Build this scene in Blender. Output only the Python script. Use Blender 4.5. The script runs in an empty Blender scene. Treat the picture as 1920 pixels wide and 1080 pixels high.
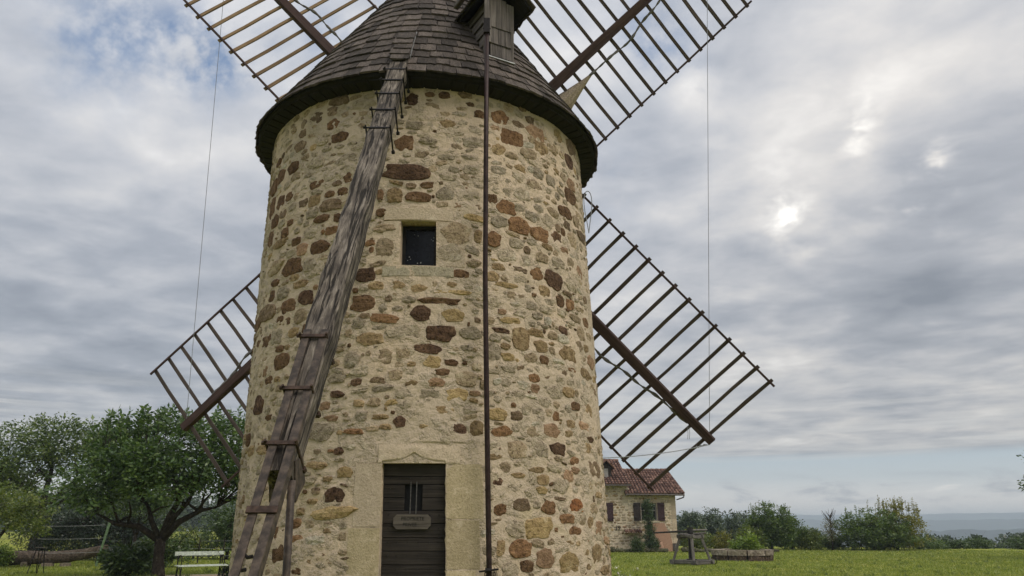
import bpy, math, random
import numpy as np
from mathutils import Vector, Matrix, noise as mnoise

# ------------------------------------------------------------------ camera, world, sun, exposure
SC = bpy.context.scene
COL = SC.collection
R_ = math.radians
cam_d = bpy.data.cameras.new("camera")
cam_d.sensor_width = 36.0
cam_d.lens = 36.0 * 1442.0 / 1920.0
cam_d.clip_start = 0.1
cam_d.clip_end = 20000.0
cam = bpy.data.objects.new("camera", cam_d)
COL.objects.link(cam)
cam.location = (0, 0, 1.6)
cam.rotation_euler = (R_(90 + 17.4), 0, 0)
SC.camera = cam

SC.view_settings.view_transform = 'Standard'
SC.view_settings.look = 'None'
SC.view_settings.exposure = 0.40
SC.view_settings.gamma = 1.0
SC.view_settings.use_curve_mapping = False

SUN_AZ, SUN_EL = 132.0, 52.0            # degrees right of the view direction, above the horizon
sun_d = bpy.data.lights.new("sun", 'SUN')
sun_d.energy = 1.5
sun_d.angle = R_(35)
sun_d.color = (1.0, 0.93, 0.82)
sun = bpy.data.objects.new("sun", sun_d)
COL.objects.link(sun)
_sd = Vector((math.sin(R_(SUN_AZ)) * math.cos(R_(SUN_EL)), math.cos(R_(SUN_AZ)) * math.cos(R_(SUN_EL)), math.sin(R_(SUN_EL))))
sun.rotation_euler = _sd.to_track_quat('Z', 'Y').to_euler()
sun.location = (20, 5, 30)


class NT:
    """small helper to write node trees"""
    def __init__(self, tree):
        self.t = tree
        tree.nodes.clear()

    def n(self, kind, ins=None, **props):
        nd = self.t.nodes.new(kind)
        for k, v in props.items():
            setattr(nd, k, v)
        for k, v in (ins or {}).items():
            s = nd.inputs[k]
            if isinstance(v, bpy.types.NodeSocket):
                self.t.links.new(v, s)
            else:
                if isinstance(v, (tuple, list)) and s.type == 'RGBA' and len(v) == 3:
                    v = (*v, 1.0)
                s.default_value = v
        return nd

    def m(self, op, a, b=0.0, c=None, clamp=False):
        nd = self.t.nodes.new('ShaderNodeMath')
        nd.operation = op
        nd.use_clamp = clamp
        for i, v in enumerate((a, b, c)):
            if v is None:
                continue
            if isinstance(v, bpy.types.NodeSocket):
                self.t.links.new(v, nd.inputs[i])
            else:
                nd.inputs[i].default_value = v
        return nd.outputs[0]

    def vm(self, op, a, b=None, scale=None):
        nd = self.t.nodes.new('ShaderNodeVectorMath')
        nd.operation = op
        for i, v in enumerate((a, b)):
            if v is None:
                continue
            if isinstance(v, bpy.types.NodeSocket):
                self.t.links.new(v, nd.inputs[i])
            else:
                nd.inputs[i].default_value = v
        if scale is not None:
            if isinstance(scale, bpy.types.NodeSocket):
                self.t.links.new(scale, nd.inputs['Scale'])
            else:
                nd.inputs['Scale'].default_value = scale
        return nd.outputs['Value'] if op in ('DOT_PRODUCT', 'LENGTH') else nd.outputs[0]

    def mix(self, f, a, b, blend='MIX'):
        nd = self.t.nodes.new('ShaderNodeMix')
        nd.data_type = 'RGBA'
        nd.blend_type = blend
        for s, v in ((nd.inputs[0], f), (nd.inputs[6], a), (nd.inputs[7], b)):
            if isinstance(v, bpy.types.NodeSocket):
                self.t.links.new(v, s)
            else:
                s.default_value = (*v, 1.0) if isinstance(v, (tuple, list)) and len(v) == 3 else v
        return nd.outputs[2]

    def noise(self, vec, scale, detail=4.0, rough=0.55, dist=0.0, dim='3D'):
        nd = self.n('ShaderNodeTexNoise', {'Scale': scale, 'Detail': detail, 'Roughness': rough, 'Distortion': dist}, noise_dimensions=dim)
        self.t.links.new(vec, nd.inputs['Vector'])
        return nd.outputs['Fac']

    def ramp(self, f, stops, interp='LINEAR'):
        nd = self.t.nodes.new('ShaderNodeValToRGB')
        nd.color_ramp.interpolation = interp
        el = nd.color_ramp.elements
        while len(el) < len(stops):
            el.new(0.5)
        for e, (p, c) in zip(el, stops):
            e.position = p
            e.color = (c, c, c, 1) if not isinstance(c, (tuple, list)) else (*c, 1)
        self.t.links.new(f, nd.inputs[0])
        return nd.outputs[0]

    def step(self, v, lo, hi):
        nd = self.n('ShaderNodeMapRange', {1: lo, 2: hi, 3: 0.0, 4: 1.0}, interpolation_type='SMOOTHSTEP')
        self.t.links.new(v, nd.inputs[0])
        return nd.outputs[0]


def px_dir(px, py):
    a, b = (px - 960) / 1442.0, (540 - py) / 1442.0
    c, s = math.cos(R_(17.4)), math.sin(R_(17.4))
    return Vector((a, c - b * s, s + b * c)).normalized()


def build_world():
    w = bpy.data.worlds.new("World")
    SC.world = w
    w.use_nodes = True
    g = NT(w.node_tree)
    STR = 0.1
    sky = g.n('ShaderNodeTexSky', sky_type='NISHITA', sun_disc=False, sun_elevation=R_(SUN_EL), sun_rotation=R_(SUN_AZ),
              air_density=1.0, dust_density=2.0, ozone_density=1.0)
    d = g.vm('NORMALIZE', g.n('ShaderNodeTexCoord').outputs['Generated'])
    sp = g.n('ShaderNodeSeparateXYZ', {0: d})
    x, y, z = sp.outputs
    zc = g.m('MAXIMUM', z, 0.0)
    inv = g.m('DIVIDE', 1.0, g.m('ADD', zc, 0.10))
    P = g.n('ShaderNodeCombineXYZ', {0: g.m('MULTIPLY', x, inv), 1: g.m('MULTIPLY', y, inv), 2: 0.0}).outputs[0]
    warp = g.n('ShaderNodeTexNoise', {'Vector': d, 'Scale': 7.0, 'Detail': 5.0, 'Roughness': 0.6}).outputs['Color']
    dw = g.vm('NORMALIZE', g.vm('ADD', d, g.vm('SCALE', g.vm('SUBTRACT', warp, (0.5, 0.5, 0.5)), scale=0.085)))

    def spot(px, py, size):           # soft blob in a direction of the sky, size in degrees
        c = g.vm('DOT_PRODUCT', dw, tuple(px_dir(px, py)))
        k = 1.0 / (1.0 - math.cos(R_(size)))
        e = g.m('MULTIPLY', g.m('SUBTRACT', c, 1.0), k)
        return g.m('POWER', 2.718, e)

    def spots(lst):
        acc = None
        for (px, py, sz, am) in lst:
            v = g.m('MULTIPLY', spot(px, py, sz), am)
            acc = v if acc is None else g.m('ADD', acc, v)
        return acc
    n1 = g.noise(P, 2.3, 8, 0.50, 0.25)
    n2 = g.noise(g.vm('ADD', P, (11.3, 4.1, 0)), 0.85, 5, 0.5, 0.2)
    PB = g.n('ShaderNodeCombineXYZ', {0: g.m('MULTIPLY', g.vm('DOT_PRODUCT', P, (0.86, -0.50, 0.0)), 0.55), 1: g.m('MULTIPLY', g.vm('DOT_PRODUCT', P, (0.50, 0.86, 0.0)), 1.7), 2: 2.7}).outputs[0]
    n3 = g.noise(PB, 1.9, 7, 0.56, 0.45)
    n4 = g.noise(P, 6.5, 5, 0.55, 0.3)
    n = g.m('ADD', g.m('ADD', g.m('MULTIPLY', n1, 0.46), g.m('MULTIPLY', n2, 0.22)), g.m('ADD', g.m('MULTIPLY', n3, 0.18), g.m('MULTIPLY', n4, 0.16)))
    dark = spots([(1700, 455, 4.0, 0.06), (1500, 545, 4.0, 0.06), (1830, 560, 5.0, 0.07), (1660, 640, 5, 0.07), (1350, 560, 3.5, 0.06),
                  (1850, 420, 5.0, 0.04), (1480, 120, 5.0, 0.04), (150, 640, 10.0, 0.07), (420, 470, 6, 0.05), (1180, 420, 4, 0.05)])
    lite = spots([(1600, 330, 8.0, 0.045), (1290, 150, 2.6, 0.06), (1390, 600, 3.5, 0.05), (1840, 655, 4, 0.07), (1760, 140, 5, 0.035),
                  (180, 240, 7, 0.05), (1250, 660, 3, 0.05), (1450, 760, 5, 0.04), (1420, 300, 4, 0.04)])
    # irregular breaks in the cloud, ragged by fine noise
    gaps = spots([(1585, 222, 1.9, 0.26), (1757, 330, 1.4, 0.38), (1728, 386, 1.4, 0.40), (1670, 412, 1.5, 0.18), (1490, 434, 1.8, 0.22), (1445, 395, 2.0, 0.14), (1300, 150, 2.0, 0.10)])
    rag = g.noise(g.vm('MULTIPLY', d, (1.0, 1.0, 1.7)), 13.0, 4, 0.5, 0.25)
    v = g.m('ADD', g.m('SUBTRACT', n, dark), g.m('ADD', lite, g.m('MULTIPLY', gaps, g.step(rag, 0.40, 0.70))))
    cl = g.ramp(v, [(0.30, (0.185, 0.205, 0.24)), (0.44, (0.300, 0.318, 0.355)), (0.51, (0.395, 0.405, 0.43)),
                    (0.58, (0.51, 0.505, 0.505)), (0.66, (0.68, 0.67, 0.655)), (0.76, (1.0, 0.98, 0.95))])
    cl = g.mix(g.m('MULTIPLY', g.step(x, 0.05, 0.45), 1.0), cl, g.vm('MULTIPLY', cl, (1.025, 1.0, 0.965)))
    # higher clouds are brighter, as an even overcast is
    cl = g.vm('SCALE', cl, scale=g.m('ADD', 0.86, g.m('MULTIPLY', zc, 0.75)))
    # thin places where the blue shows through
    hole = spots([(190, 85, 3.5, 0.9), (395, 95, 2.4, 1.2), (620, 75, 2.0, 0.6), (1225, 70, 2.6, 0.8), (1135, 350, 2.2, 0.45), (300, 40, 3.0, 0.4), (480, 120, 2.0, 0.5)])
    hole = g.m('MULTIPLY', hole, g.step(g.noise(d, 14.0, 5, 0.6), 0.35, 0.66), clamp=True)
    blue = g.vm('SCALE', g.vm('MULTIPLY', sky.outputs[0], (0.62, 0.86, 1.0)), scale=STR * 1.15)
    cl = g.mix(g.m('MULTIPLY', hole, 0.85), cl, blue)
    # streaks of cream cloud under the far edge of the deck
    el = g.n('ShaderNodeCombineXYZ', {0: g.m('MULTIPLY', x, 2.2), 1: 0.0, 2: g.m('MULTIPLY', z, 42.0)}).outputs[0]
    st = g.noise(el, 1.7, 6, 0.6, 0.3)
    low = g.m('SUBTRACT', 1.0, g.step(z, 0.10, 0.20))
    cl = g.mix(g.m('MULTIPLY', low, g.step(st, 0.40, 0.72)), cl, (0.56, 0.545, 0.52))
    # clear strip near the horizon with small low clouds
    edge = g.m('ADD', z, g.m('MULTIPLY', g.m('SUBTRACT', st, 0.5), 0.016))
    deck = g.step(edge, 0.077, 0.089)
    strip = g.ramp(g.m('MULTIPLY', zc, 10.0), [(0.0, (0.92, 0.84, 0.73)), (0.30, (0.78, 0.73, 0.67)), (0.58, (0.47, 0.51, 0.52)), (0.95, (0.35, 0.43, 0.485))])
    sm = g.n('ShaderNodeCombineXYZ', {0: g.m('MULTIPLY', x, 9.0), 1: 3.3, 2: g.m('MULTIPLY', z, 34.0)}).outputs[0]
    sc = g.noise(sm, 1.35, 5, 0.6, 0.4)
    band = g.m('MULTIPLY', g.step(z, 0.012, 0.03), g.m('SUBTRACT', 1.0, g.step(z, 0.045, 0.07)))
    strip = g.mix(g.m('MULTIPLY', g.m('MULTIPLY', band, g.step(sc, 0.50, 0.68)), 0.8), strip, (0.30, 0.31, 0.34))
    strip = g.mix(g.m('MULTIPLY', g.m('MULTIPLY', band, g.m('SUBTRACT', 1.0, g.step(sc, 0.28, 0.44))), 0.7), strip, (0.95, 0.89, 0.81))
    col = g.mix(deck, strip, cl)
    # a breath of the clear-sky colour everywhere, then back to the sky's own units
    col = g.vm('SCALE', col, scale=1.0 / STR)
    col = g.mix(0.06, col, sky.outputs[0])
    bg = g.n('ShaderNodeBackground', {'Color': col, 'Strength': STR})
    out = g.n('ShaderNodeOutputWorld')
    g.t.links.new(bg.outputs[0], out.inputs[0])


build_world()

# ------------------------------------------------------------------ object helpers
random.seed(7)
RNG = np.random.default_rng(11)
WM = {}                                   # world matrix of every object made here


def V(*a):
    return Vector(a)


def mesh_raw(name, verts, faces, smooth=False):
    me = bpy.data.meshes.new(name)
    me.from_pydata([tuple(v) for v in verts], [], faces)
    if smooth:
        me.polygons.foreach_set('use_smooth', [True] * len(me.polygons))
    me.update()
    return me


def mesh_np(name, verts, quads, n=4):
    me = bpy.data.meshes.new(name)
    nv, nf = len(verts), len(quads)
    me.vertices.add(nv)
    me.vertices.foreach_set('co', np.asarray(verts, np.float32).ravel())
    me.loops.add(nf * n)
    me.loops.foreach_set('vertex_index', np.asarray(quads, np.int32).ravel())
    me.polygons.add(nf)
    me.polygons.foreach_set('loop_start', np.arange(0, nf * n, n, dtype=np.int32))
    me.polygons.foreach_set('loop_total', np.full(nf, n, np.int32))
    me.update(calc_edges=True)
    return me


def link(name, data, mat=None, parent=None, M=None, kind=None, own_mat=False):
    o = bpy.data.objects.new(name, data)
    COL.objects.link(o)
    M = M if M is not None else Matrix.Identity(4)
    if mat is not None:
        if own_mat:
            if not data.materials:
                data.materials.append(None)
            o.material_slots[0].link = 'OBJECT'
            o.material_slots[0].material = mat
        elif not data.materials:
            data.materials.append(mat)
    if parent is not None:
        o.parent = parent
        o.matrix_parent_inverse = WM[parent.name].inverted()
    o.matrix_basis = M
    WM[o.name] = M.copy()
    if kind:
        o['kind'] = kind
    return o


def thing(name, loc, label, cat, group=None):
    o = bpy.data.objects.new(name, None)
    o.empty_display_size = 0.2
    COL.objects.link(o)
    o.location = loc
    WM[o.name] = Matrix.Translation(Vector(loc))
    return tag(o, label, cat, group)


def tag(o, label, cat, group=None):
    o['label'] = label
    o['category'] = cat
    if group:
        o['group'] = group
    return o


class MB:
    def __init__(self):
        self.v = []
        self.f = []

    def add(self, vs, fs):
        b = len(self.v)
        self.v += [tuple(p) for p in vs]
        self.f += [tuple(i + b for i in f) for f in fs]

    def box(self, c, s, M=None):
        hx, hy, hz = s[0] / 2, s[1] / 2, s[2] / 2
        vs = [Vector((c[0] + sx * hx, c[1] + sy * hy, c[2] + sz * hz)) for sx in (-1, 1) for sy in (-1, 1) for sz in (-1, 1)]
        if M is not None:
            vs = [M @ p for p in vs]
        self.add(vs, [(0, 1, 3, 2), (4, 6, 7, 5), (0, 4, 5, 1), (2, 3, 7, 6), (0, 2, 6, 4), (1, 5, 7, 3)])

    def bar(self, p0, p1, w, t, up=None, taper=1.0):
        M, L = frame(p0, p1, up)
        vs = []
        for zz, k in ((0, 1.0), (L, taper)):
            for sx, sy in ((-1, -1), (1, -1), (1, 1), (-1, 1)):
                vs.append(M @ Vector((sx * w / 2 * k, sy * t / 2 * k, zz)))
        self.add(vs, [(3, 2, 1, 0), (4, 5, 6, 7), (0, 1, 5, 4), (1, 2, 6, 5), (2, 3, 7, 6), (3, 0, 4, 7)])

    def tube(self, pts, rad, n=8, cap=True):
        pts = [Vector(p) for p in pts]
        if not hasattr(rad, '__len__'):
            rad = [rad] * len(pts)
        ref = None
        b = len(self.v)
        for i, p in enumerate(pts):
            t = (pts[min(i + 1, len(pts) - 1)] - pts[max(i - 1, 0)])
            t = t.normalized() if t.length > 1e-9 else Vector((0, 0, 1))
            if ref is None:
                ref = Vector((1, 0, 0)) if abs(t.x) < 0.8 else Vector((0, 1, 0))
            a = (ref - t * ref.dot(t)).normalized()
            ref = a
            c = t.cross(a)
            for k in range(n):
                an = 2 * math.pi * k / n
                self.v.append(tuple(p + (a * math.cos(an) + c * math.sin(an)) * rad[i]))
        for i in range(len(pts) - 1):
            for k in range(n):
                k2 = (k + 1) % n
                self.f.append((b + i * n + k, b + i * n + k2, b + (i + 1) * n + k2, b + (i + 1) * n + k))
        if cap:
            self.f.append(tuple(b + k for k in range(n))[::-1])
            e = b + (len(pts) - 1) * n
            self.f.append(tuple(e + k for k in range(n)))

    def prism(self, poly, axis, t0, t1):
        """poly in the two remaining axes (in order), pushed along axis"""
        vs = []
        for t in (t0, t1):
            for p in poly:
                q = list(p)
                q.insert(axis, t)
                vs.append(q)
        n = len(poly)
        fs = [tuple(range(n)), tuple(range(2 * n - 1, n - 1, -1))]
        for i in range(n):
            j = (i + 1) % n
            fs.append((i, i + n, j + n, j))
        self.add(vs, fs)

    def build(self, name, mat, parent=None, M=None, smooth=False, kind=None):
        me = mesh_raw(name, self.v, self.f, smooth)
        return link(name, me, mat, parent, M, kind)


def frame(p0, p1, up=None):
    p0, p1 = Vector(p0), Vector(p1)
    z = p1 - p0
    L = z.length
    z = z / L
    up = Vector(up) if up is not None else (Vector((0, 0, 1)) if abs(z.z) < 0.95 else Vector((0, -1, 0)))
    y = (up - z * up.dot(z)).normalized()
    x = y.cross(z)
    M = Matrix(((x.x, y.x, z.x, p0.x), (x.y, y.y, z.y, p0.y), (x.z, y.z, z.z, p0.z), (0, 0, 0, 1)))
    return M, L


def beam(name, p0, p1, w, t, mat, parent=None, up=None, seg=1, w1=None, t1=None, wob=0.0, ch=0.12, seed=0, wf=None):
    """timber with chamfered edges; local Z runs along it so grain follows"""
    M, L = frame(p0, p1, up)
    rnd = random.Random(seed + int(L * 1000))
    vs, fs = [], []
    for i in range(seg + 1):
        k = i / seg
        ww = w + ((w1 if w1 is not None else w) - w) * k
        tt = t + ((t1 if t1 is not None else t) - t) * k
        if wf:
            ww, tt = ww * wf(k), tt * (0.5 + 0.5 * wf(k))
        c = min(ww, tt) * ch
        ox, oy = (rnd.uniform(-wob, wob), rnd.uniform(-wob, wob)) if 0 < i < seg else (0, 0)
        for (sx, sy, ax, ay) in ((-1, -1, 0, 1), (-1, -1, 1, 0), (1, -1, 1, 0), (1, -1, 0, 1), (1, 1, 0, 1), (1, 1, 1, 0), (-1, 1, 1, 0), (-1, 1, 0, 1)):
            j = rnd.uniform(-wob, wob) * 0.6
            vs.append((sx * (ww / 2 - c * ax) + ox + j, sy * (tt / 2 - c * ay) + oy + j, L * k))
    for i in range(seg):
        for k in range(8):
            k2 = (k + 1) % 8
            fs.append((i * 8 + k, i * 8 + k2, i * 8 + 8 + k2, i * 8 + 8 + k))
    fs.append(tuple(range(8))[::-1])
    fs.append(tuple(seg * 8 + k for k in range(8)))
    return link(name, mesh_raw(name, vs, fs), mat, parent, M)


# ------------------------------------------------------------------ materials
def new_mat(name):
    m = bpy.data.materials.new(name)
    m.use_nodes = True
    return m, NT(m.node_tree)


def finish(g, col, rough=0.85, bump=None, bstr=0.3, bdist=0.02, spec=0.3, metal=0.0, normal=None):
    p = g.n('ShaderNodeBsdfPrincipled', {'Roughness': rough, 'Specular IOR Level': spec, 'Metallic': metal})
    s = p.inputs['Base Color']
    if isinstance(col, bpy.types.NodeSocket):
        g.t.links.new(col, s)
    else:
        s.default_value = (*col, 1)
    if bump is not None:
        b = g.n('ShaderNodeBump', {'Strength': bstr, 'Distance': bdist, 'Height': bump})
        g.t.links.new(b.outputs[0], p.inputs['Normal'])
    o = g.n('ShaderNodeOutputMaterial')
    g.t.links.new(p.outputs[0], o.inputs[0])
    return p


def rand_fac(g):
    a = g.n('ShaderNodeObjectInfo').outputs['Random']
    b = g.n('ShaderNodeNewGeometry').outputs['Random Per Island']
    return g.m('FRACT', g.m('ADD', a, g.m('MULTIPLY', b, 3.7)))


def wood(name, dark, mid, light, scale=1.0, stretch=0.05, cracks=0.5, bstr=0.5, var=0.25, rough=0.85, rnd=True, blotch=0.0):
    m, g = new_mat(name)
    co = g.n('ShaderNodeTexCoord').outputs['Object']
    r = rand_fac(g) if rnd else None
    if rnd:
        co = g.vm('ADD', co, g.vm('SCALE', (3.1, 5.7, 9.3), scale=r))
    mp = g.n('ShaderNodeMapping', {'Vector': co, 'Scale': (scale, scale, scale * stretch)}).outputs[0]
    n1 = g.noise(mp, 30, 6, 0.65, 0.6)
    n2 = g.noise(co, 3.0 * scale, 4, 0.6)
    mp2 = g.n('ShaderNodeMapping', {'Vector': co, 'Scale': (scale, scale, scale * stretch * 0.5)}).outputs[0]
    n3 = g.noise(mp2, 22, 3, 0.5, 1.2)
    crack = g.ramp(n3, [(0.40, 1.0), (0.47, 0.0)])
    f = g.m('ADD', g.m('MULTIPLY', n1, 0.65), g.m('MULTIPLY', n2, 0.35))
    col = g.ramp(f, [(0.32, dark), (0.5, mid), (0.66, light)])
    col = g.mix(g.m('MULTIPLY', crack, cracks), col, tuple(c * 0.35 for c in dark))
    if rnd:
        col = g.vm('SCALE', col, scale=g.m('ADD', 1.0 - var, g.m('MULTIPLY', r, 2 * var)))
    if blotch:
        n4 = g.noise(g.vm('MULTIPLY', co, (1.0, 1.0, 0.45)), 5.0, 6, 0.62, 0.4)
        col = g.mix(g.m('MULTIPLY', g.step(n4, 0.50, 0.68), blotch), col, tuple(c * 0.9 for c in dark))
    h = g.m('SUBTRACT', n1, g.m('MULTIPLY', crack, 0.8))
    finish(g, col, rough, h, bstr, 0.01, 0.2)
    return m


def plain(name, col, rough=0.6, metal=0.0, nscale=12.0, amt=0.35, bstr=0.15, spec=0.3, col2=None):
    m, g = new_mat(name)
    co = g.n('ShaderNodeTexCoord').outputs['Object']
    n1 = g.noise(co, nscale, 6, 0.6)
    c = g.mix(g.step(n1, 0.35, 0.7), tuple(k * (1 - amt) for k in col), col2 or tuple(min(1, k * (1 + amt)) for k in col))
    finish(g, c, rough, n1, bstr, 0.01, spec, metal)
    return m


def stone_mat(name, col, dark, light, rough_scale=26.0, bstr=0.9, pit=0.5):
    m, g = new_mat(name)
    pos = g.n('ShaderNodeNewGeometry').outputs['Position']
    r = rand_fac(g)
    n1 = g.noise(pos, rough_scale, 8, 0.68, 0.4)
    n2 = g.noise(pos, 7.0, 4, 0.6)
    n3 = g.noise(pos, rough_scale * 3.2, 4, 0.6)
    c = g.mix(g.step(g.m('ADD', g.m('MULTIPLY', n1, 0.6), g.m('MULTIPLY', n2, 0.4)), 0.36, 0.66), dark, col)
    c = g.mix(g.step(n2, 0.55, 0.75), c, light)
    pits = g.ramp(g.m('ADD', g.m('MULTIPLY', n1, 0.7), g.m('MULTIPLY', n3, 0.3)), [(0.40, 1.0), (0.47, 0.0)])
    c = g.mix(g.m('MULTIPLY', pits, pit), c, tuple(k * 0.3 for k in dark))
    c = g.vm('SCALE', c, scale=g.m('ADD', 0.78, g.m('MULTIPLY', r, 0.44)))
    h = g.m('ADD', n1, g.m('MULTIPLY', n3, 0.35))
    finish(g, c, 0.95, h, bstr, 0.05, 0.15)
    return m


def mortar_mat():
    m, g = new_mat('lime_mortar')
    pos = g.n('ShaderNodeNewGeometry').outputs['Position']
    n1 = g.noise(pos, 0.55, 5, 0.6, 0.4)
    n2 = g.noise(pos, 3.6, 6, 0.62, 0.3)
    n3 = g.noise(pos, 55.0, 5, 0.7)
    n4 = g.noise(pos, 14.0, 6, 0.65)
    c = g.ramp(n1, [(0.34, (0.495, 0.405, 0.308)), (0.5, (0.565, 0.455, 0.342)), (0.66, (0.625, 0.488, 0.358))])
    c = g.mix(g.m('MULTIPLY', g.step(n2, 0.48, 0.70), 0.5), c, (0.52, 0.44, 0.325))
    c = g.mix(g.m('MULTIPLY', g.step(n2, 0.62, 0.74), 0.5), c, (0.64, 0.53, 0.385))
    c = g.mix(g.m('MULTIPLY', g.m('SUBTRACT', 1.0, g.step(n2, 0.28, 0.42)), 0.5), c, (0.40, 0.32, 0.215))
    sp = g.n('ShaderNodeSeparateXYZ', {0: pos})
    # lichen on the dressed surround of the door, pinkish sand low on the right flank
    n5 = g.noise(pos, 2.1, 5, 0.6)
    c = g.mix(g.m('MULTIPLY', g.m('MULTIPLY', g.step(n5, 0.5, 0.68), g.m('SUBTRACT', 1.0, g.step(sp.outputs[2], 1.9, 3.3))), 0.35), c, (0.45, 0.375, 0.20))
    grit = g.ramp(n3, [(0.30, 0.55), (0.42, 1.0), (0.62, 1.0), (0.74, 1.35)])
    c = g.mix(1.0, c, grit, 'MULTIPLY')
    cre = g.ramp(n4, [(0.30, 1.0), (0.40, 0.0)])
    rough = g.step(n2, 0.50, 0.60)
    pat = g.noise(g.vm('MULTIPLY', pos, (1.0, 1.0, 1.8)), 22.0, 5, 0.62, 0.8)
    crv = g.m('MULTIPLY', g.ramp(pat, [(0.36, 1.0), (0.43, 0.0)]), rough)
    c = g.mix(g.m('MULTIPLY', crv, 0.75), c, (0.16, 0.115, 0.065))
    c = g.mix(g.m('MULTIPLY', g.m('MULTIPLY', g.step(pat, 0.56, 0.68), rough), 0.5), c, (0.68, 0.59, 0.455))
    c = g.mix(g.m('MULTIPLY', cre, 0.45), c, (0.19, 0.145, 0.09))
    h = g.m('ADD', g.m('ADD', g.m('MULTIPLY', n3, 0.3), n4), g.m('ADD', g.m('MULTIPLY', n2, 0.8), g.m('MULTIPLY', g.m('MULTIPLY', pat, rough), 1.2)))
    finish(g, c, 0.95, h, 0.85, 0.04, 0.12)
    return m


def leaf_mat(name, c1, c2, c3, trans=0.25, rough=0.38):
    m, g = new_mat(name)
    pos = g.n('ShaderNodeNewGeometry').outputs['Position']
    r = g.n('ShaderNodeNewGeometry').outputs['Random Per Island']
    n = g.noise(pos, 0.9, 3, 0.5)
    f = g.m('ADD', g.m('MULTIPLY', r, 0.55), g.m('MULTIPLY', n, 0.45))
    col = g.ramp(f, [(0.22, c1), (0.52, c2), (0.82, c3)])
    p = g.n('ShaderNodeBsdfPrincipled', {'Roughness': rough, 'Specular IOR Level': 0.5, 'Base Color': col})
    t = g.n('ShaderNodeBsdfTranslucent', {'Color': g.mix(1.0, col, (1.2, 1.35, 0.6), 'MULTIPLY')})
    mx = g.n('ShaderNodeMixShader', {0: trans})
    g.t.links.new(p.outputs[0], mx.inputs[1])
    g.t.links.new(t.outputs[0], mx.inputs[2])
    o = g.n('ShaderNodeOutputMaterial')
    g.t.links.new(mx.outputs[0], o.inputs[0])
    return m


M = {}
M['mortar'] = mortar_mat()
ST = {
    'B': ((0.245, 0.145, 0.080), (0.112, 0.064, 0.036), (0.315, 0.21, 0.13), 22, 1.1, 0.7),
    'BD': ((0.180, 0.106, 0.067), (0.078, 0.045, 0.030), (0.255, 0.16, 0.10), 24, 1.1, 0.75),
    'B2': ((0.300, 0.215, 0.140), (0.155, 0.105, 0.065), (0.39, 0.295, 0.20), 24, 1.0, 0.6),
    'R': ((0.320, 0.185, 0.096), (0.165, 0.090, 0.048), (0.40, 0.245, 0.14), 20, 0.9, 0.6),
    'RO': ((0.38, 0.165, 0.068), (0.20, 0.085, 0.04), (0.43, 0.23, 0.11), 20, 0.9, 0.5),
    'R2': ((0.390, 0.255, 0.160), (0.245, 0.150, 0.09), (0.47, 0.325, 0.215), 18, 0.8, 0.45),
    'T': ((0.425, 0.305, 0.170), (0.235, 0.158, 0.085), (0.53, 0.40, 0.245), 20, 1.0, 0.6),
    'T2': ((0.485, 0.375, 0.25), (0.32, 0.235, 0.15), (0.58, 0.475, 0.34), 20, 1.1, 0.65),
    'O': ((0.49, 0.355, 0.18), (0.31, 0.215, 0.105), (0.56, 0.43, 0.26), 18, 0.9, 0.5),
    'G': ((0.575, 0.475, 0.355), (0.40, 0.32, 0.225), (0.67, 0.575, 0.445), 18, 1.4, 0.6),
    'W': ((0.65, 0.575, 0.46), (0.44, 0.38, 0.28), (0.70, 0.63, 0.52), 20, 1.0, 0.5),
}
MS = {k: stone_mat('stone_' + k.lower(), *v) for k, v in ST.items()}
M['dressed'] = stone_mat('dressed_limestone', (0.545, 0.445, 0.332), (0.46, 0.368, 0.268), (0.62, 0.52, 0.40), 34, 0.6, 0.25)
M['dressed_lichen'] = stone_mat('dressed_limestone_lichen', (0.51, 0.415, 0.275), (0.40, 0.325, 0.20), (0.585, 0.485, 0.345), 34, 0.6, 0.25)
M['sill'] = stone_mat('sill_stone', (0.54, 0.47, 0.35), (0.40, 0.345, 0.25), (0.61, 0.54, 0.42), 24, 0.8, 0.4)
M['shingle'] = wood('weathered_shingle', (0.046, 0.039, 0.035), (0.096, 0.078, 0.067), (0.190, 0.156, 0.132), 1.0, 0.10, 0.5, 0.8, 0.50)
M['dormer_wood'] = wood('dormer_boards', (0.075, 0.066, 0.062), (0.125, 0.108, 0.10), (0.21, 0.185, 0.17), 1.0, 0.06, 0.45, 0.5, 0.2)
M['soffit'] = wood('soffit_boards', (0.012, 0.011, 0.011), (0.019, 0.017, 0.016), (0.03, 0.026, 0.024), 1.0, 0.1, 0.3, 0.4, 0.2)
M['tail_wood'] = wood('grey_oak', (0.036, 0.030, 0.026), (0.122, 0.102, 0.084), (0.30, 0.26, 0.215), 1.0, 0.11, 0.9, 1.5, 0.0, rnd=False, blotch=0.75)
M['sail_wood'] = wood('sail_timber', (0.040, 0.024, 0.022), (0.062, 0.038, 0.034), (0.09, 0.058, 0.05), 1.0, 0.04, 0.3, 0.3, 0.12)
M['rung_wood'] = wood('rung_timber', (0.052, 0.040, 0.036), (0.080, 0.061, 0.052), (0.12, 0.093, 0.077), 1.0, 0.04, 0.25, 0.3, 0.12)
M['rung_lit_tan'] = wood('lit_tan_rung_timber', (0.15, 0.098, 0.055), (0.225, 0.15, 0.085), (0.31, 0.215, 0.125), 1.0, 0.04, 0.2, 0.3, 0.15)  # light falling on the upper left rungs is put into this tan
M['rail_steel'] = plain('rusted_brown_steel', (0.050, 0.037, 0.029), 0.6, 0.1, 13, 0.45, 0.4, 0.35, (0.105, 0.077, 0.058))
M['rust'] = plain('rusted_plate', (0.058, 0.036, 0.027), 0.75, 0.2, 18, 0.45, 0.3)
M['iron'] = plain('black_iron', (0.022, 0.019, 0.019), 0.55, 0.6, 20, 0.3, 0.15)
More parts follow.
